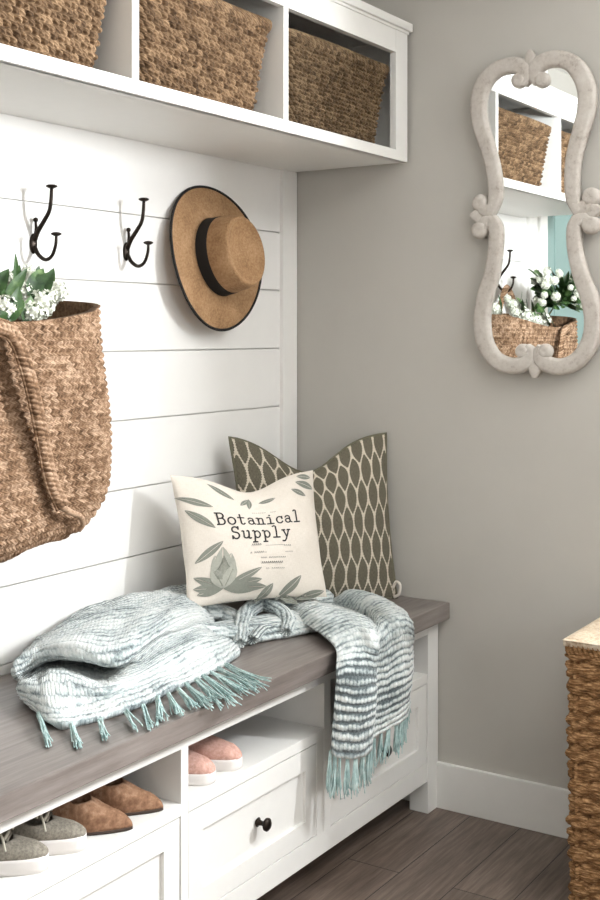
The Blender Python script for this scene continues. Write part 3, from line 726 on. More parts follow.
# ------------------------------------------------------------------ shoes
def shoe_meshes(Ln, W, sole, toeh, midh, point, opn=(.42, .98), heel_h=.062, solebulge=.004):
    """local: toe tip at origin pointing -y, heel at y=+Ln. returns upper, inside, sole meshes"""
    ns = 46
    def hw(s):       # s 0 toe .. 1 heel
        front = (min(1, s/.30))**point
        waist = 1-.16*math.exp(-((s-.60)/.16)**2)-.10*max(0, (s-.72)/.28)
        end = math.sqrt(max(0, 1-max(0, (s-.90)/.10)**2))
        return W/2*front*waist*max(end, .0)
    def ctr(s): return 0.0
    up = []; ins = []; so_b = []; 
    SS = [1-math.cos(x*PI/2) for x in np.linspace(0, .42, 12)]; SS = list(np.array(SS)/SS[-1]*.22)+list(np.linspace(.24, .90, 24))+list(1-.10*np.cos(np.linspace(0.1, 1, 10)*PI/2))
    for s in SS:
        s = min(max(s, .0015), .9995); w = max(hw(s), .0008); y = s*Ln
        th_ = sole+ (toeh-sole)*min(1, (s/.12))**.5
        h = th_ + (midh-toeh)*max(0, min(1, (s-.12)/.35))**1.4
        if s > .47: h = midh+(heel_h-midh)*min(1, (s-.47)/.2)
        if s > .97: h = h*.98
        o = 0 if s < opn[0] else min(1, ((s-opn[0])/.10))**.5*.70
        if s > opn[1]-.06: o *= max(0, (opn[1]-s)/.06)
        zf = sole
        row = []
        a0 = PI if o == 0 else PI
        k = 13; half = math.acos(min(.995, o)) if o > 0 else PI/2
        for a in np.linspace(0, half, k):
            row.append((w*math.cos(a)**.8 if a < PI/2 else 0, y, zf+(h-zf)*math.sin(a)**.75))
        right = [(x, yy, z) for x, yy, z in row]; left = [(-x, yy, z) for x, yy, z in row[::-1]]
        xe, ze = row[-1][0], row[-1][2]
        dep = max(0.0, (ze-sole-.004)) if o > 0 else 0.0
        inner = [(xe*.93, y, ze-dep*.5), (xe*.9, y, ze-dep), (0, y, ze-dep), (-xe*.9, y, ze-dep), (-xe*.93, y, ze-dep*.5)]
        up.append(right+inner+left)
        ww = w+solebulge*min(1, s/.03) if s < .97 else w+solebulge*.6
        so_b.append([(ww*.93, y, 0), (ww, y, sole*.35), (ww, y, sole*.85), (ww-.002, y, sole+.001), (0, y, sole+.001), (-ww+.002, y, sole+.001), (-ww, y, sole*.85), (-ww, y, sole*.35), (-ww*.93, y, 0), (0, y, 0)])
    def closed(R):
        R = np.array(R); a = R[:1].copy(); a[..., 0] *= .02; b = R[-1:].copy(); b[..., 0] *= .02
        a[..., 1] -= .0005; return np.concatenate([a, R, b])
    return closed(up), closed(so_b)
def shoe(name, kind, label, loc, rz, group):
    t = thing(name, label, 'shoe', loc, rz, group)
    if kind == 'sneaker':
        U, So = shoe_meshes(.27, .086, .027, .047, .068, .36, (.24, .97), .078)
        MB().grid(U, cv=True).obj('upper', M['canvas'], t); MB().grid(So, cv=True).obj('sole', M['rubber'], t)['label'] = 'thick white rubber sole'
        lc = MB()
        for k, yy in enumerate((.074, .088, .102, .116)):
            z = .066+k*.004; sgn = 1 if k % 2 else -1
            lc.tube([(-.025, yy, z-.006), (-.012, yy+.004*sgn, z+.003), (.012, yy-.004*sgn, z+.003), (.025, yy, z-.006)], .0030, 6)
        lc.tube([(0, .104, .082), (.016, .090, .088), (.028, .078, .078), (.016, .088, .073)], .0024, 6); lc.tube([(0, .104, .082), (-.018, .090, .084), (-.034, .074, .066), (-.042, .066, .046)], .0024, 6)
        lc.obj('laces', M['lace'], t)
        tg = MB(); G = np.array([[(x, y, .062+(y-.068)*.26-(x/.022)**2*.006) for x in np.linspace(-.020, .020, 7)] for y in np.linspace(.068, .145, 8)]); tg.grid(G); tg.grid((G-np.array([0, 0, .003]))[::-1]); tg.obj('tongue', M['canvas'], t)
    elif kind == 'flat':
        U, So = shoe_meshes(.255, .083, .006, .034, .078, .62, (.33, .97), .062, .0015)
        MB().grid(U, cv=True).obj('upper', M['suede'], t); MB().grid(So, cv=True).obj('sole', M['insole'], t)
        MB().box(-.028, .19, .0, .028, .250, .012, .004).obj('heel', M['insole'], t)
    else:
        U, So = shoe_meshes(.25, .090, .024, .050, .066, .36, (.36, .97), .066)
        MB().grid(U, cv=True).obj('upper', M['pink'], t); MB().grid(So, cv=True).obj('sole', M['rubber'], t)['label'] = 'white rubber sole'
Z0 = .4018
rz = math.radians(28)
shoe('sneaker', 'sneaker', 'grey green canvas sneaker at the far left, half cut off by the photo edge', (-1.562, -.482, Z0), rz, 'grey canvas sneakers')
shoe('sneaker', 'sneaker', 'grey green canvas sneaker next to the tan suede shoes', (-1.460, -.480, Z0), rz, 'grey canvas sneakers')
shoe('suede_shoe', 'flat', 'pointed tan suede shoe next to the grey sneakers', (-1.345, -.497, Z0), math.radians(28), 'tan suede shoes')
shoe('suede_shoe', 'flat', 'pointed tan suede shoe nearest the cubby divider', (-1.240, -.488, Z0), math.radians(28), 'tan suede shoes')
shoe('pink_shoe', 'pink', 'dusty pink slip on shoe touching the cubby divider', (-1.066, -.486, Z0), math.radians(8), 'pink slip on shoes')
shoe('pink_shoe', 'pink', 'dusty pink slip on shoe farther from the cubby divider', (-.964, -.484, Z0), math.radians(9), 'pink slip on shoes')

# ------------------------------------------------------------------ cushions
def make_pillow(name, label, C, T, dip, mat, side=.06, n=72, seed=0, bend=0):
    """C: corners TL, TR, BR, BL. returns thing and a surface function F(a, b) on the front"""
    C = [np.array(c, float) for c in C]
    nrm = np.cross(C[1]-C[0], C[3]-C[0]); nrm /= np.linalg.norm(nrm)
    if nrm[1] > 0: nrm = -nrm
    rg = np.random.default_rng(seed); ph = rg.uniform(0, 6, 8)
    def F(a, b, side_=1, off=0.0):
        a = np.asarray(a, float); b = np.asarray(b, float)
        a2 = a*(1-side*(1-b*b)); b2 = b*(1-side*(1-a*a))
        b2 = b2-dip[0]*np.exp(-((a-dip[1])/dip[2])**2)*np.clip((b+.2)/1.2, 0, 1)**2
        s = (a2+1)/2; t = (b2+1)/2
        P = ((1-s)*t)[..., None]*C[0]+(s*t)[..., None]*C[1]+(s*(1-t))[..., None]*C[2]+((1-s)*(1-t))[..., None]*C[3]
        h = np.clip((1-a**2), 0, 1)**.55*np.clip((1-b**2), 0, 1)**.55
        h = h*(1-.35*np.exp(-((a-dip[1])/dip[2])**2)*np.clip(b, 0, 1))
        wr = (.05*np.sin(5*a+3*b+ph[0])+.05*np.sin(7*b-4*a+ph[1])+.035*np.sin(13*a+9*b+ph[2]))*np.clip(1-h*.6, .3, 1)*h**.5
        pin = .10*np.exp(-((a-dip[1])/(dip[2]*.35))**2)*np.clip(b, 0, 1)*h**.5
        return P+nrm*((T*(h+wr-pin)*side_)+off)[..., None]
    q = np.sin(np.linspace(-PI/2, PI/2, n)); q = .6*q+.4*np.linspace(-1, 1, n)
    A, B = np.meshgrid(q, q, indexing='ij'); uv = np.dstack([(A+1)/2, (B+1)/2])
    t = thing(name, label, 'cushion')
    m = MB().grid(F(A, B, 1), uv=uv); m.grid(F(A, B, -1)[::-1], uv=uv[::-1]); m.obj('cover', mat, t, recalc=False)
    return t, F
C2 = [(-0.4268, -0.0550, 1.0904), (-0.0120, -0.3309, 1.0821), (-0.0350, -0.3806, 0.5994), (-.455, -.135, .604)]
p2, F2 = make_pillow('leaf_pattern_cushion', 'olive grey cushion with cream lattice of leaf shapes, standing in the corner', C2, .062, (.40, -.08, .50), M['lens'], .05, 80, 2)
e = [F2(np.array(a), np.array(b), 0) for a, b in [(-1, s) for s in np.linspace(-1, 1, 24)]+[(s, 1) for s in np.linspace(-1, 1, 24)[1:]]+[(1, s) for s in np.linspace(1, -1, 24)[1:]]+[(s, -1) for s in np.linspace(1, -1, 24)[1:]]]
MB().tube(e, .0038, 8, smooth=0).obj('piping', M['tape'], p2)
# little loop of trim at the lower corner
MB().tube([(-0.0500, -0.3754, 0.6309), (-0.0500, -0.3854, 0.6497), (-0.0500, -0.3987, 0.6425), (-0.0500, -0.3954, 0.6157), (-0.0500, -0.3787, 0.6049)], .0045, 8).obj('corner_loop', M['linen'], p2)
C1 = [(-0.7374, -0.0950, 1.0140), (-0.3103, -0.2620, 0.9961), (-0.3810, -0.3520, 0.6632), (-0.7715, -0.1780, 0.6845)]
p1, F1 = make_pillow('botanical_cushion', 'cream linen cushion printed with Botanical Supply lettering and sage leaves', C1, .066, (.26, .02, .46), M['linen'], .055, 80, 5)

def ribbon_on(m, F, pts, w, off=.0009):
    P = np.array(pts, float); 
    if len(P) > 2: P = cr(P, 2)
    d = np.gradient(P, axis=0); d /= np.linalg.norm(d, axis=1)[:, None]+1e-9; nn = np.c_[-d[:, 1], d[:, 0]]
    P[0] -= d[0]*w*.5; P[-1] += d[-1]*w*.5
    G = np.stack([F((P+nn*w*k)[:, 0], (P+nn*w*k)[:, 1], 1, off) for k in (-.5, .5)], 1); m.grid(G)
def arc(cx, cy, rx, ry, a0, a1, n=9): return [(cx+rx*math.cos(math.radians(a)), cy+ry*math.sin(math.radians(a))) for a in np.linspace(a0, a1, n)]
GL = {
 'B': [[(.10, 0), (.10, 1)], [(0, 1), (.30, 1)]+arc(.30, .77, .2, .23, 80, -80, 7)+[(.30, .53), (.10, .53)], [(.30, .53)]+arc(.32, .27, .22, .27, 80, -80, 7)+[(.30, 0), (0, 0)]],
 'o': [arc(.28, .31, .25, .31, 90, 450, 17)],
 't': [[(.20, .92), (.20, .15)]+arc(.33, .13, .13, .13, 200, 340, 6), [(.03, .62), (.45, .62)]],
 'a': [arc(.24, .18, .2, .18, 0, 360, 13), [(.06, .52), (.16, .61), (.30, .61), (.42, .5), (.43, .1), (.56, .02)]],
 'n': [[(0, .62), (.12, .62), (.12, 0)], [(0, 0), (.24, 0)], [(.12, .42), (.22, .58), (.36, .6), (.45, .48), (.45, 0)], [(.34, 0), (.57, 0)]],
 'i': [[(.08, .62), (.28, .62), (.28, 0)], [(.06, 0), (.50, 0)], [(.26, .84), (.28, .86)]],
 'c': [arc(.29, .31, .25, .31, 35, 325, 14), [(.50, .60), (.50, .42)]],
 'l': [[(.08, 1), (.28, 1), (.28, 0)], [(.06, 0), (.50, 0)]],
 'S': [arc(.27, .76, .21, .24, 25, 235, 9)+arc(.29, .25, .22, .27, 75, -155, 9), [(.48, 1), (.48, .80)], [(.05, .0), (.05, .22)]],
 'u': [[(0, .62), (.10, .62), (.10, .15), (.20, .02), (.33, .03), (.44, .18)], [(.34, .62), (.45, .62), (.45, 0), (.57, 0)]],
 'p': [[(0, .62), (.12, .62), (.12, -.35)], [(0, -.35), (.26, -.35)], arc(.31, .31, .20, .30, 150, -150, 13)],
 'y': [[(.08, .62), (.29, .04)], [(.50, .62), (.22, -.22), (.10, -.34), (0, -.32)], [(0, .62), (.18, .62)], [(.40, .62), (.58, .62)]]}
def word(m, F, txt, a0, b0, a1, b1, h, w, slant=0):
    a0 -= .15; a1 -= .13
    n = len(txt); 
    for k, ch in enumerate(txt):
        f = k/n; ox = a0+(a1-a0)*f; oy = b0+(b1-b0)*f; cw = (a1-a0)/n
        for st in GL[ch]: ribbon_on(m, F, [(ox+p[0]*cw*1.36, oy+p[1]*h+(b1-b0)/n*p[0]) for p in st], w)
tx = MB(); 
A0 = (-0.476, 0.193); A1 = (0.749, 0.173); word(tx, F1, 'Botanical', *A0, *A1, .19, .023)
A0 = (-0.319, -0.044); A1 = (0.540, -0.071); word(tx, F1, 'Supply', *A0, *A1, .19, .023)
tx.obj('lettering', M['ink'], p1)
sm = MB(); rs = random.Random(1)
def tiny(u0, v0, u1, v1, gaps=.25, w=.010, amp=.012):
    a0, b0, a1, b1 = u0-.1, v0, u1-.1, v1; n = max(3, int(abs(a1-a0)/.028))
    for k in range(n):
        if rs.random() < gaps: continue
        x = a0+(a1-a0)*k/n; y = b0+(b1-b0)*k/n; d = (a1-a0)/n
        ribbon_on(sm, F1, [(x, y-amp), (x+d*.3, y+amp), (x+d*.6, y-amp*.6)], w*.6)
def AB2(a, b): return (*a, *b)
tiny(*AB2((-0.043, 0.412), (0.336, 0.407)), .25, .008, .010)
tiny(*AB2((-0.135, -0.163), (0.092, -0.163)), .05, .012, .016); tiny(*AB2((0.371, -0.199), (0.484, -0.207)), .1)
ribbon_on(sm, F1, [(-0.010, -0.187), (0.259, -0.191)], .006)
tiny(*AB2((-0.134, -0.285), (0.064, -0.284)), .05, .012, .014); ribbon_on(sm, F1, [(-0.036, -0.292), (0.403, -0.302)], .006)
tiny(*AB2((0.012, -0.373), (0.394, -0.386)), .1, .010, .010); tiny(*AB2((0.018, -0.450), (0.344, -0.460)), .05, .014, .016); tiny(*AB2((0.022, -0.542), (0.376, -0.555)), .25, .008, .009)
sm.obj('small_print', M['inkgrey'], p1)
def leafprint(m, F, base, tip, w, off=.0008, rib=.10, curve=.0):
    b = np.array(base); t_ = np.array(tip); d = t_-b; nn = np.array([-d[1], d[0]]); nn /= np.linalg.norm(nn)
    for sg in (-1, 1):
        G = []
        for s in np.linspace(0, 1, 12):
            ww = w*math.sin(PI*s)**.85; c = b+d*s+nn*curve*math.sin(PI*s)
            G.append([c+nn*sg*(w*rib*.5*(1 if .05 < s < .95 else .2)), c+nn*sg*(ww*.5+w*.03), c+nn*sg*(ww+w*.06)])
        G = np.array(G); m.grid(F(G[..., 0], G[..., 1], 1, off))
lp = MB(); lq = MB()
for b, t_, w in (((-1.015, 0.642), (-0.625, 0.488), .05), ((-0.954, 0.445), (-0.665, 0.144), .055), ((-0.593, 0.894), (-0.296, 0.669), .05), ((-0.923, -0.364), (-0.591, -0.071), .055), ((-0.133, 0.493), (-0.076, 0.751), .035), ((0.038, 0.638), (0.282, 0.688), .04),
                  ((-0.078, 0.735), (-0.238, 0.560), .035), ((0.650, 0.858), (0.941, 0.688), .055), ((0.701, 0.949), (0.918, 0.878), .045), ((0.555, 0.753), (0.777, 0.586), .04), ((-0.062, -1.040), (0.110, -0.780), .065), ((0.211, -1.035), (0.548, -0.678), .07), ((0.525, -1.033), (0.937, -0.915), .06), ((0.274, -0.979), (0.547, -1.098), .05)):
    leafprint(lp, F1, b, t_, w)
# the big open flower printed at the lower left
c = np.array((-0.589, -0.781))
for k, (ang, ln, w) in enumerate(((92, .62, .11), (112, .54, .095), (72, .54, .095), (130, .42, .08), (54, .42, .08))):
    t_ = c+np.array([math.cos(math.radians(ang))*ln*.55, math.sin(math.radians(ang))*ln]); leafprint(lq, F1, tuple(c), tuple(t_), w, .0010+.0004*k, .16)
for k in range(16):
    f = k/15; ribbon_on(lp, F1, [tuple(c+np.array([(f-.5)*.05, .04])), tuple(c+np.array([(f-.5)*.26, .26])), tuple(c+np.array([(f-.5)*.16, .50-.5*abs(f-.5)]))], .007, .0024)
for ang, ln, w in ((10, .52, .07), (-4, .60, .07), (30, .58, .055), (172, .36, .07), (146, .42, .06), (190, .32, .06), (-12, .44, .06)):
    t_ = c+np.array([math.cos(math.radians(ang))*ln, math.sin(math.radians(ang))*ln*.9]); leafprint(lp, F1, tuple(c), tuple(t_), w, .0016, .12)
lp.obj('leaf_print', M['leafprint'], p1); lq.obj('flower_print', M['leafprint2'], p1)

# ------------------------------------------------------------------ knitted throw
throw = thing('knitted_throw', 'pale teal and white knitted throw with fringe draped over the wooden bench top', 'blanket')
BLK = MB()
def sheet(G, ku=7, kv=7, thick=.010, rib=.0030, v0=0.0, flip=False, wr=.004):
    """G[i][j] control points: i across, j along; thick cloth with real knit ridges across j"""
    G = np.array(G, float); P = cr2(G, ku, kv)
    dl = np.r_[0, np.cumsum(np.linalg.norm(np.diff(P, axis=1), axis=2).mean(axis=0))]
    dw = np.r_[0, np.cumsum(np.linalg.norm(np.diff(P, axis=0), axis=2).mean(axis=1))]
    Nn = gnormals(P)
    if flip: Nn = -Nn
    V = dl[None]+v0+0*dw[:, None]; U = dw[:, None]+0*dl[None]
    d = rib*np.abs(np.sin(V*52*PI))+wr*(np.sin(U*31+V*17)*np.sin(V*23-U*11))+.0012*np.sin(U*160+np.floor(V*52)*1.7)
    top = P+Nn*(thick/2+d)[..., None]; bot = P-Nn*(thick/2)
    uv = np.dstack([U, V]); n, k = P.shape[:2]
    o = len(BLK.v)
    BLK.grid(top, uv=uv); b = len(BLK.v); BLK.grid(bot[:, ::-1], uv=uv[:, ::-1])
    # close the rim
    ring = [(i, 0) for i in range(n)]+[(n-1, j) for j in range(1, k)]+[(i, k-1) for i in range(n-2, -1, -1)]+[(0, j) for j in range(k-2, 0, -1)]
    for q in range(len(ring)):
        (i, j), (i2, j2) = ring[q], ring[(q+1) % len(ring)]
        BLK.f.append((o+i*k+j, b+i*k+(k-1-j), b+i2*k+(k-1-j2), o+i2*k+j2))
    return P
def roll(pts, rad, flat=.8, u0=0):
    """a twisted roll of the cloth"""
    P = cr(np.array(pts, float), 8); n = len(P)
    R = np.interp(np.linspace(0, 1, n), np.linspace(0, 1, len(rad)), rad)
    T = np.gradient(P, axis=0); Ls = np.r_[0, np.cumsum(np.linalg.norm(np.diff(P, axis=0), axis=1))]; T /= np.linalg.norm(T, axis=1)[:, None]
    th = np.linspace(0, 2*PI, 40); rings = []; uv = []
    for k in range(n):
        a = np.cross(T[k], (0, 0, 1.)); a /= np.linalg.norm(a)+1e-9; b = np.cross(a, T[k])
        rr = R[k]*(1+.10*np.sin(2*th+Ls[k]*20)+.05*np.sin(5*th-Ls[k]*33))+.0016*np.abs(np.sin((Ls[k]*20+th*R[k]*72/1.0)*PI))
        rings.append(P[k]+a*(rr*np.cos(th))[:, None]+b*(rr*np.sin(th)*flat)[:, None]); uv.append(np.c_[np.full(40, Ls[k])+u0, th*.03+u0])
    rings = np.array(rings); c0 = P[0]+(rings[0]-P[0])*.05; c1 = P[-1]+(rings[-1]-P[-1])*.05
    # hollow looking ends: fold the end ring inwards
    i0 = P[0]+(rings[0]-P[0])*.72; i1 = P[-1]+(rings[-1]-P[-1])*.72
    R_ = np.concatenate([(c0+T[0]*.02)[None], i0[None], rings, i1[None], (c1-T[-1]*.02)[None]]); uv = np.array([uv[0], uv[0]]+uv+[uv[-1], uv[-1]])
    BLK.grid(R_, uv=uv)
# left pile, one column per line: from the front hem over the flap, into the fold, over the lip, to the back
pile = [
 [(-1.3423, -0.2013, 0.6060), (-1.3460, -0.1902, 0.6220), (-1.3485, -0.1929, 0.6400), (-1.3150, -0.1821, 0.6300), (-1.2947, -0.1490, 0.6240), (-1.3162, -0.1349, 0.6400), (-1.3183, -0.1341, 0.6620), (-1.2773, -0.1187, 0.6720), (-1.1921, -0.0684, 0.6680), (-1.0962, 0.0095, 0.6500), (-1.13, -.035, .606)],
 [(-1.3939, -0.2917, 0.6060), (-1.3788, -0.2649, 0.6220), (-1.3470, -0.2325, 0.6460), (-1.2157, -0.1176, 0.6220), (-1.1511, -0.0460, 0.6140), (-1.2615, -0.1270, 0.6520), (-1.2854, -0.1455, 0.6800), (-1.2592, -0.1493, 0.6900), (-1.1493, -0.0953, 0.6900), (-1.0600, -0.0270, 0.6760), (-1.04, -.035, .606)],
 [(-1.4322, -0.3796, 0.6060), (-1.4010, -0.3380, 0.6200), (-1.3145, -0.2408, 0.6520), (-1.1847, -0.1364, 0.6220), (-1.0615, -0.0285, 0.6120), (-1.2234, -0.1623, 0.6640), (-1.2549, -0.1754, 0.6950), (-1.2115, -0.1688, 0.7000), (-1.0470, -0.0859, 0.7050), (-0.9387, -0.0041, 0.6900), (-.96, -.035, .606)],
 [(-1.3798, -0.4049, 0.6060), (-1.3372, -0.3538, 0.6180), (-1.2940, -0.3016, 0.6440), (-1.1580, -0.1966, 0.6160), (-1.0263, -0.0922, 0.6110), (-1.2010, -0.2251, 0.6660), (-1.2304, -0.2352, 0.6960), (-1.1575, -0.2022, 0.7020), (-0.9655, -0.1009, 0.7100), (-0.8512, -0.0182, 0.6950), (-.88, -.035, .606)],
 [(-1.3095, -0.4214, 0.6060), (-1.2759, -0.3748, 0.6180), (-1.2707, -0.3534, 0.6340), (-1.1737, -0.2825, 0.6200), (-1.0629, -0.1947, 0.6160), (-1.2001, -0.3005, 0.6640), (-1.2047, -0.2932, 0.6900), (-1.1159, -0.2482, 0.7040), (-0.8890, -0.1174, 0.7120), (-0.7825, -0.0391, 0.7000), (-.82, -.035, .606)],
 [(-1.2208, -0.4255, 0.6060), (-1.1829, -0.3764, 0.6200), (-1.1723, -0.3561, 0.6400), (-1.1657, -0.3447, 0.6540), (-1.1583, -0.3383, 0.6600), (-1.1454, -0.3213, 0.6720), (-1.1303, -0.3139, 0.6940), (-1.0545, -0.2721, 0.7080), (-0.8235, -0.1332, 0.7140), (-0.7163, -0.0542, 0.7000), (-.76, -.04, .606)],
 [(-1.1178, -0.4171, 0.6060), (-1.0835, -0.3779, 0.6220), (-1.0711, -0.3505, 0.6460), (-1.0634, -0.3325, 0.6640), (-1.0481, -0.3139, 0.6760), (-1.0311, -0.2998, 0.6840), (-1.0091, -0.2874, 0.6960), (-0.9299, -0.2370, 0.7060), (-0.7609, -0.1338, 0.7100), (-0.6649, -0.0664, 0.7000), (-.70, -.05, .606)],
 [(-0.9971, -0.4089, 0.6060), (-0.9566, -0.3631, 0.6260), (-0.9403, -0.3299, 0.6500), (-0.9322, -0.3086, 0.6640), (-0.9219, -0.2944, 0.6740), (-0.9111, -0.2798, 0.6840), (-0.8749, -0.2509, 0.6920), (-0.8158, -0.2132, 0.7000), (-0.6843, -0.1253, 0.7000), (-0.5968, -0.0633, 0.6900), (-.64, -.07, .606)],
 [(-0.8927, -0.3904, 0.6060), (-0.8497, -0.3406, 0.6220), (-0.8479, -0.3152, 0.6420), (-0.8468, -0.2992, 0.6540), (-0.8363, -0.2820, 0.6640), (-0.8122, -0.2541, 0.6700), (-0.7776, -0.2242, 0.6740), (-0.7145, -0.1784, 0.6760), (-0.6235, -0.1179, 0.6720), (-0.5392, -0.0598, 0.6600), (-.60, -.10, .606)],
 [(-0.7983, -0.3625, 0.6040), (-0.7512, -0.3069, 0.6100), (-0.7391, -0.2763, 0.6180), (-0.7409, -0.2590, 0.6260), (-0.7398, -0.2456, 0.6340), (-0.7160, -0.2181, 0.6380), (-0.6819, -0.1889, 0.6400), (-0.6227, -0.1439, 0.6380), (-0.5457, -0.0887, 0.6320), (-0.4779, -0.0408, 0.6240), (-.58, -.13, .606)],
]
PA = sheet(pile, 7, 7, .011, v0=.0)
# the part hanging over the front edge, one column per line from the hem up
drape = [
 [(-0.6988, -0.5600, 0.3752), (-0.6978, -0.5650, 0.4406), (-0.6935, -0.5680, 0.5121), (-0.6810, -0.5660, 0.5736), (-0.6372, -0.5308, 0.6120), (-0.5501, -0.4112, 0.6220), (-0.4966, -0.3269, 0.6260), (-0.4251, -0.2540, 0.6240), (-0.2973, -0.1758, 0.6120)],
 [(-0.6868, -0.5780, 0.3631), (-0.6892, -0.5850, 0.4347), (-0.6832, -0.5870, 0.5054), (-0.6705, -0.5850, 0.5813), (-0.6088, -0.5482, 0.6280), (-0.5522, -0.4490, 0.6480), (-0.4922, -0.3556, 0.6500), (-0.4102, -0.2736, 0.6400), (-0.2425, -0.1674, 0.6180)],
 [(-0.6485, -0.6000, 0.3559), (-0.6560, -0.6100, 0.4300), (-0.6533, -0.6140, 0.5022), (-0.6382, -0.6080, 0.5773), (-0.5903, -0.5774, 0.6380), (-0.5033, -0.4672, 0.6560), (-0.4405, -0.3668, 0.6520), (-0.3528, -0.2725, 0.6400), (-0.2044, -0.1774, 0.6180)],
 [(-0.5922, -0.6040, 0.3571), (-0.6033, -0.6160, 0.4311), (-0.6005, -0.6200, 0.4970), (-0.5849, -0.6140, 0.5657), (-0.5899, -0.6168, 0.6360), (-0.4850, -0.5132, 0.6480), (-0.3903, -0.3863, 0.6340), (-0.3134, -0.2937, 0.6240), (-0.1879, -0.2015, 0.6120)],
 [(-0.4874, -0.5500, 0.3467), (-0.4804, -0.5490, 0.4009), (-0.4753, -0.5490, 0.4610), (-0.4701, -0.5490, 0.5316), (-0.4849, -0.5661, 0.6090), (-0.3592, -0.4771, 0.6100), (-0.2875, -0.3692, 0.6090), (-0.2501, -0.2943, 0.6120), (-0.1710, -0.2186, 0.6080)],
 [(-0.4299, -0.5560, 0.3522), (-0.4264, -0.5570, 0.3981), (-0.4228, -0.5580, 0.4596), (-0.4175, -0.5580, 0.5311), (-0.4249, -0.5592, 0.6160), (-0.3515, -0.4881, 0.6340), (-0.2907, -0.3968, 0.6380), (-0.2461, -0.3250, 0.6320), (-0.1249, -0.2248, 0.6120)],
 [(-0.3945, -0.5780, 0.3671), (-0.3964, -0.5820, 0.4126), (-0.3984, -0.5860, 0.4737), (-0.3892, -0.5840, 0.5493), (-0.4095, -0.5861, 0.6320), (-0.3570, -0.5216, 0.6500), (-0.2763, -0.4204, 0.6520), (-0.2174, -0.3343, 0.6420), (-0.0926, -0.2330, 0.6160)],
 [(-0.3427, -0.5740, 0.3787), (-0.3446, -0.5780, 0.4195), (-0.3427, -0.5800, 0.4749), (-0.3333, -0.5780, 0.5412), (-0.3836, -0.5957, 0.6280), (-0.2994, -0.5205, 0.6360), (-0.2094, -0.4209, 0.6340), (-0.1357, -0.3332, 0.6240), (-0.0611, -0.2559, 0.6100)],
 [(-0.3012, -0.5580, 0.4238), (-0.2992, -0.5600, 0.4505), (-0.2916, -0.5620, 0.4919), (-0.2878, -0.5600, 0.5392), (-0.3491, -0.5923, 0.6100), (-0.2394, -0.5098, 0.6120), (-0.1462, -0.4149, 0.6100), (-0.0948, -0.3434, 0.6060), (-0.0650, -0.2994, 0.6040)],
]
PD = sheet(drape, 7, 8, .010, v0=.7, wr=.002)
# the twisted middle between the two
roll([(-0.6811, -0.1028, 0.6600), (-0.6547, -0.1453, 0.6550), (-0.6129, -0.1695, 0.6420), (-0.6163, -0.2242, 0.6340)], [.040, .034, .026, .018], .8, .1)
roll([(-0.8194, -0.2192, 0.6520), (-0.8011, -0.2611, 0.6440), (-0.7413, -0.2655, 0.6320), (-0.7176, -0.2947, 0.6260)], [.036, .030, .026, .022], .8, .3)
roll([(-0.7589, -0.3339, 0.6180), (-0.6643, -0.2717, 0.6320), (-0.5886, -0.2332, 0.6480), (-0.5201, -0.2336, 0.6560), (-0.5231, -0.2873, 0.6500), (-0.5541, -0.3397, 0.6340), (-0.6140, -0.3735, 0.6200)], [.015, .019, .021, .022, .021, .019, .014], .85, .5)
roll([(-0.7131, -0.3376, 0.6160), (-0.6372, -0.3151, 0.6220), (-0.5939, -0.3290, 0.6200), (-0.5279, -0.3286, 0.6220)], [.014, .017, .018, .016], .8, .7)
roll([(-0.4306, -0.1980, 0.6400), (-0.4281, -0.2461, 0.6400), (-0.3885, -0.2627, 0.6400), (-0.3317, -0.2723, 0.6360), (-0.2631, -0.2823, 0.6300)], [.020, .022, .024, .026, .024], .8, .9)
# folded layer the cream cushion stands on
under = [[(x, y, z) for y, z in ((-.11-s*.17, .607), (-.15-s*.17, .632), (-.20-s*.17, .636), (-.245-s*.17, .630), (-.285-s*.17, .607))] for s, x in ((0, -.80), (.25, -.70), (.5, -.60), (.75, -.50), (1, -.40))]
sheet(under, 8, 6, .010, v0=1.4)
blk = BLK.obj('blanket', M['knit'], throw, recalc=True)

def tassel(root, d1, d2, n=9, spread=.012, r=.0017, seed=0, knot=True):
    rg = np.random.default_rng(seed); root = np.array(root, float); m = MB(); d1 = np.array(d1, float); d2 = np.array(d2, float)
    for k in range(n):
        j = rg.normal(0, 1, 3)*spread*.5; j2 = j*1.2+rg.normal(0, 1, 3)*spread*.35; q = rg.uniform(.75, 1.1)
        a = root+rg.normal(0, .0018, 3)
        P = [a, a+d1*.45*q+j*.25, a+d1*q+j*.6, a+d1*q+d2*q*.5+j, a+d1*q+d2*q+j2]
        P = [np.array([p[0], p[1], max(p[2], .6035)]) if p[1] > -.54 else p for p in P]
        m.tube(P, [r*1.3, r*1.2, r, r*.8], 5, smooth=3)
    if knot: m.ball(root+d1*.12, .0042, 7)
    return m
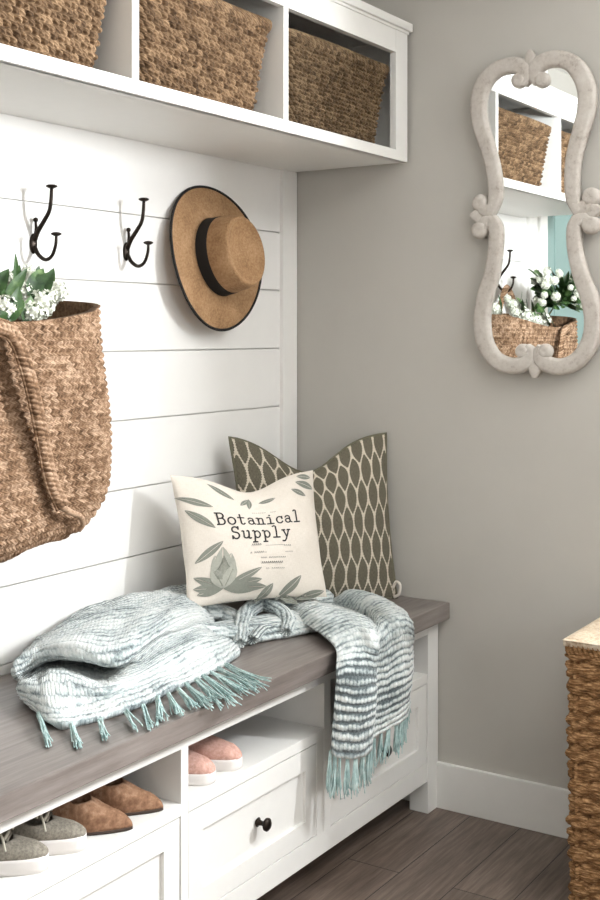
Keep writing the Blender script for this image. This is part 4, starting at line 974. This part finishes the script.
# along the left hem: each tassel lies on the wood, pointing to the front
hem = [((-1.4096, -0.3019, 0.6120), (-1.5052, -0.4253, 0.6060)), ((-1.4174, -0.4030, 0.6120), (-1.4863, -0.4845, 0.6060)), ((-1.3646, -0.4283, 0.6120), (-1.4252, -0.4969, 0.6060)), ((-1.3030, -0.4425, 0.6120), (-1.3619, -0.5201, 0.6060)), ((-1.2493, -0.4416, 0.6120), (-1.3334, -0.5315, 0.6060))]
k = 0
for a, b in hem:
    a = np.array(a); b = np.array(b); tassel(a, (b-a)*.55, (b-a)*.5, 16, .0065, .0015, k).obj('tassel', M['fringe'], throw); k += 1
bun = [((-1.1955, -0.4369, 0.6140), (-1.2993, -0.5286, 0.6060)), ((-1.1729, -0.4455, 0.6160), (-1.2456, -0.5313, 0.6060)), ((-1.1388, -0.4451, 0.6180), (-1.1909, -0.5321, 0.6080)), ((-1.1008, -0.4367, 0.6180), (-1.1710, -0.5506, 0.6080)), ((-1.0653, -0.4365, 0.6180), (-1.1391, -0.5629, 0.6080)), ((-1.0326, -0.4307, 0.6180), (-1.1066, -0.5755, 0.6080)),
       ((-0.9924, -0.4223, 0.6160), (-1.0558, -0.5650, 0.6060)), ((-0.9588, -0.4168, 0.6140), (-1.0194, -0.5683, 0.6060)), ((-0.9167, -0.4083, 0.6120), (-0.9870, -0.5643, 0.6060))]
for a, b in bun:
    a = np.array(a); b = np.array(b); tassel(a, (b-a)*.5, (b-a)*.5, 18, .010, .0015, k).obj('tassel', M['fringe'], throw); k += 1
# below the drape
hemD = cr(np.array([c_[0] for c_ in drape]), 6)
for f in np.linspace(.01, .99, 17):
    p = hemD[int(f*(len(hemD)-1))]; rg = np.random.default_rng(100+k)
    ln = .095*(1-.25*f)
    tassel(p+np.array([0, 0, .004]), (rg.normal(0, .003)-.004, 0, -ln*.5), (rg.normal(0, .005)-.005, -.002, -ln*.5), 15, .0075, .0014, 200+k).obj('tassel', M['fringe'], throw); k += 1

# ------------------------------------------------------------------ camera and light
cam = bpy.data.cameras.new('camera'); co = bpy.data.objects.new('camera', cam); COL.objects.link(co); S.camera = co
co.location = (-3.144, -2.062, 1.384)
co.rotation_euler = (PI/2, 0, .5768-PI/2)
cam.sensor_fit = 'VERTICAL'; cam.sensor_height = 36; cam.lens = 1194.3/900*36
cam.shift_y = -(450-332)/900
cam.clip_start = .05

def area(name, loc, rot, sx, sy, power, color):
    l = bpy.data.lights.new(name, 'AREA'); l.shape = 'RECTANGLE'; l.size = sx; l.size_y = sy; l.energy = power; l.color = color
    o = bpy.data.objects.new(name, l); COL.objects.link(o); o.location = loc; o.rotation_euler = rot; return o
y0, y1, za, zb = W1
area('daylight_window_1', (.04, (y0+y1)/2, (za+zb)/2), (0, PI/2, 0), zb-za-.01, y1-y0-.01, 185, (.94, .975, 1.0))
x0, x1, za, zb = FILL_WIN
area('added_fill_light', ((x0+x1)/2, YF-.09, (za+zb)/2), (PI/2, 0, 0), x1-x0, zb-za, 14, (.90, .96, 1.0))  # added lamp for soft fill, set in the added front-wall opening
w = bpy.data.worlds.new('world'); S.world = w; w.use_nodes = True
w.node_tree.nodes['Background'].inputs[0].default_value = (.75, .85, 1, 1); w.node_tree.nodes['Background'].inputs[1].default_value = 1.0
S.view_settings.view_transform = 'Standard'; S.view_settings.look = 'None'; S.view_settings.gamma = 1
S.view_settings.exposure = 0.68; S.view_settings.use_curve_mapping = False
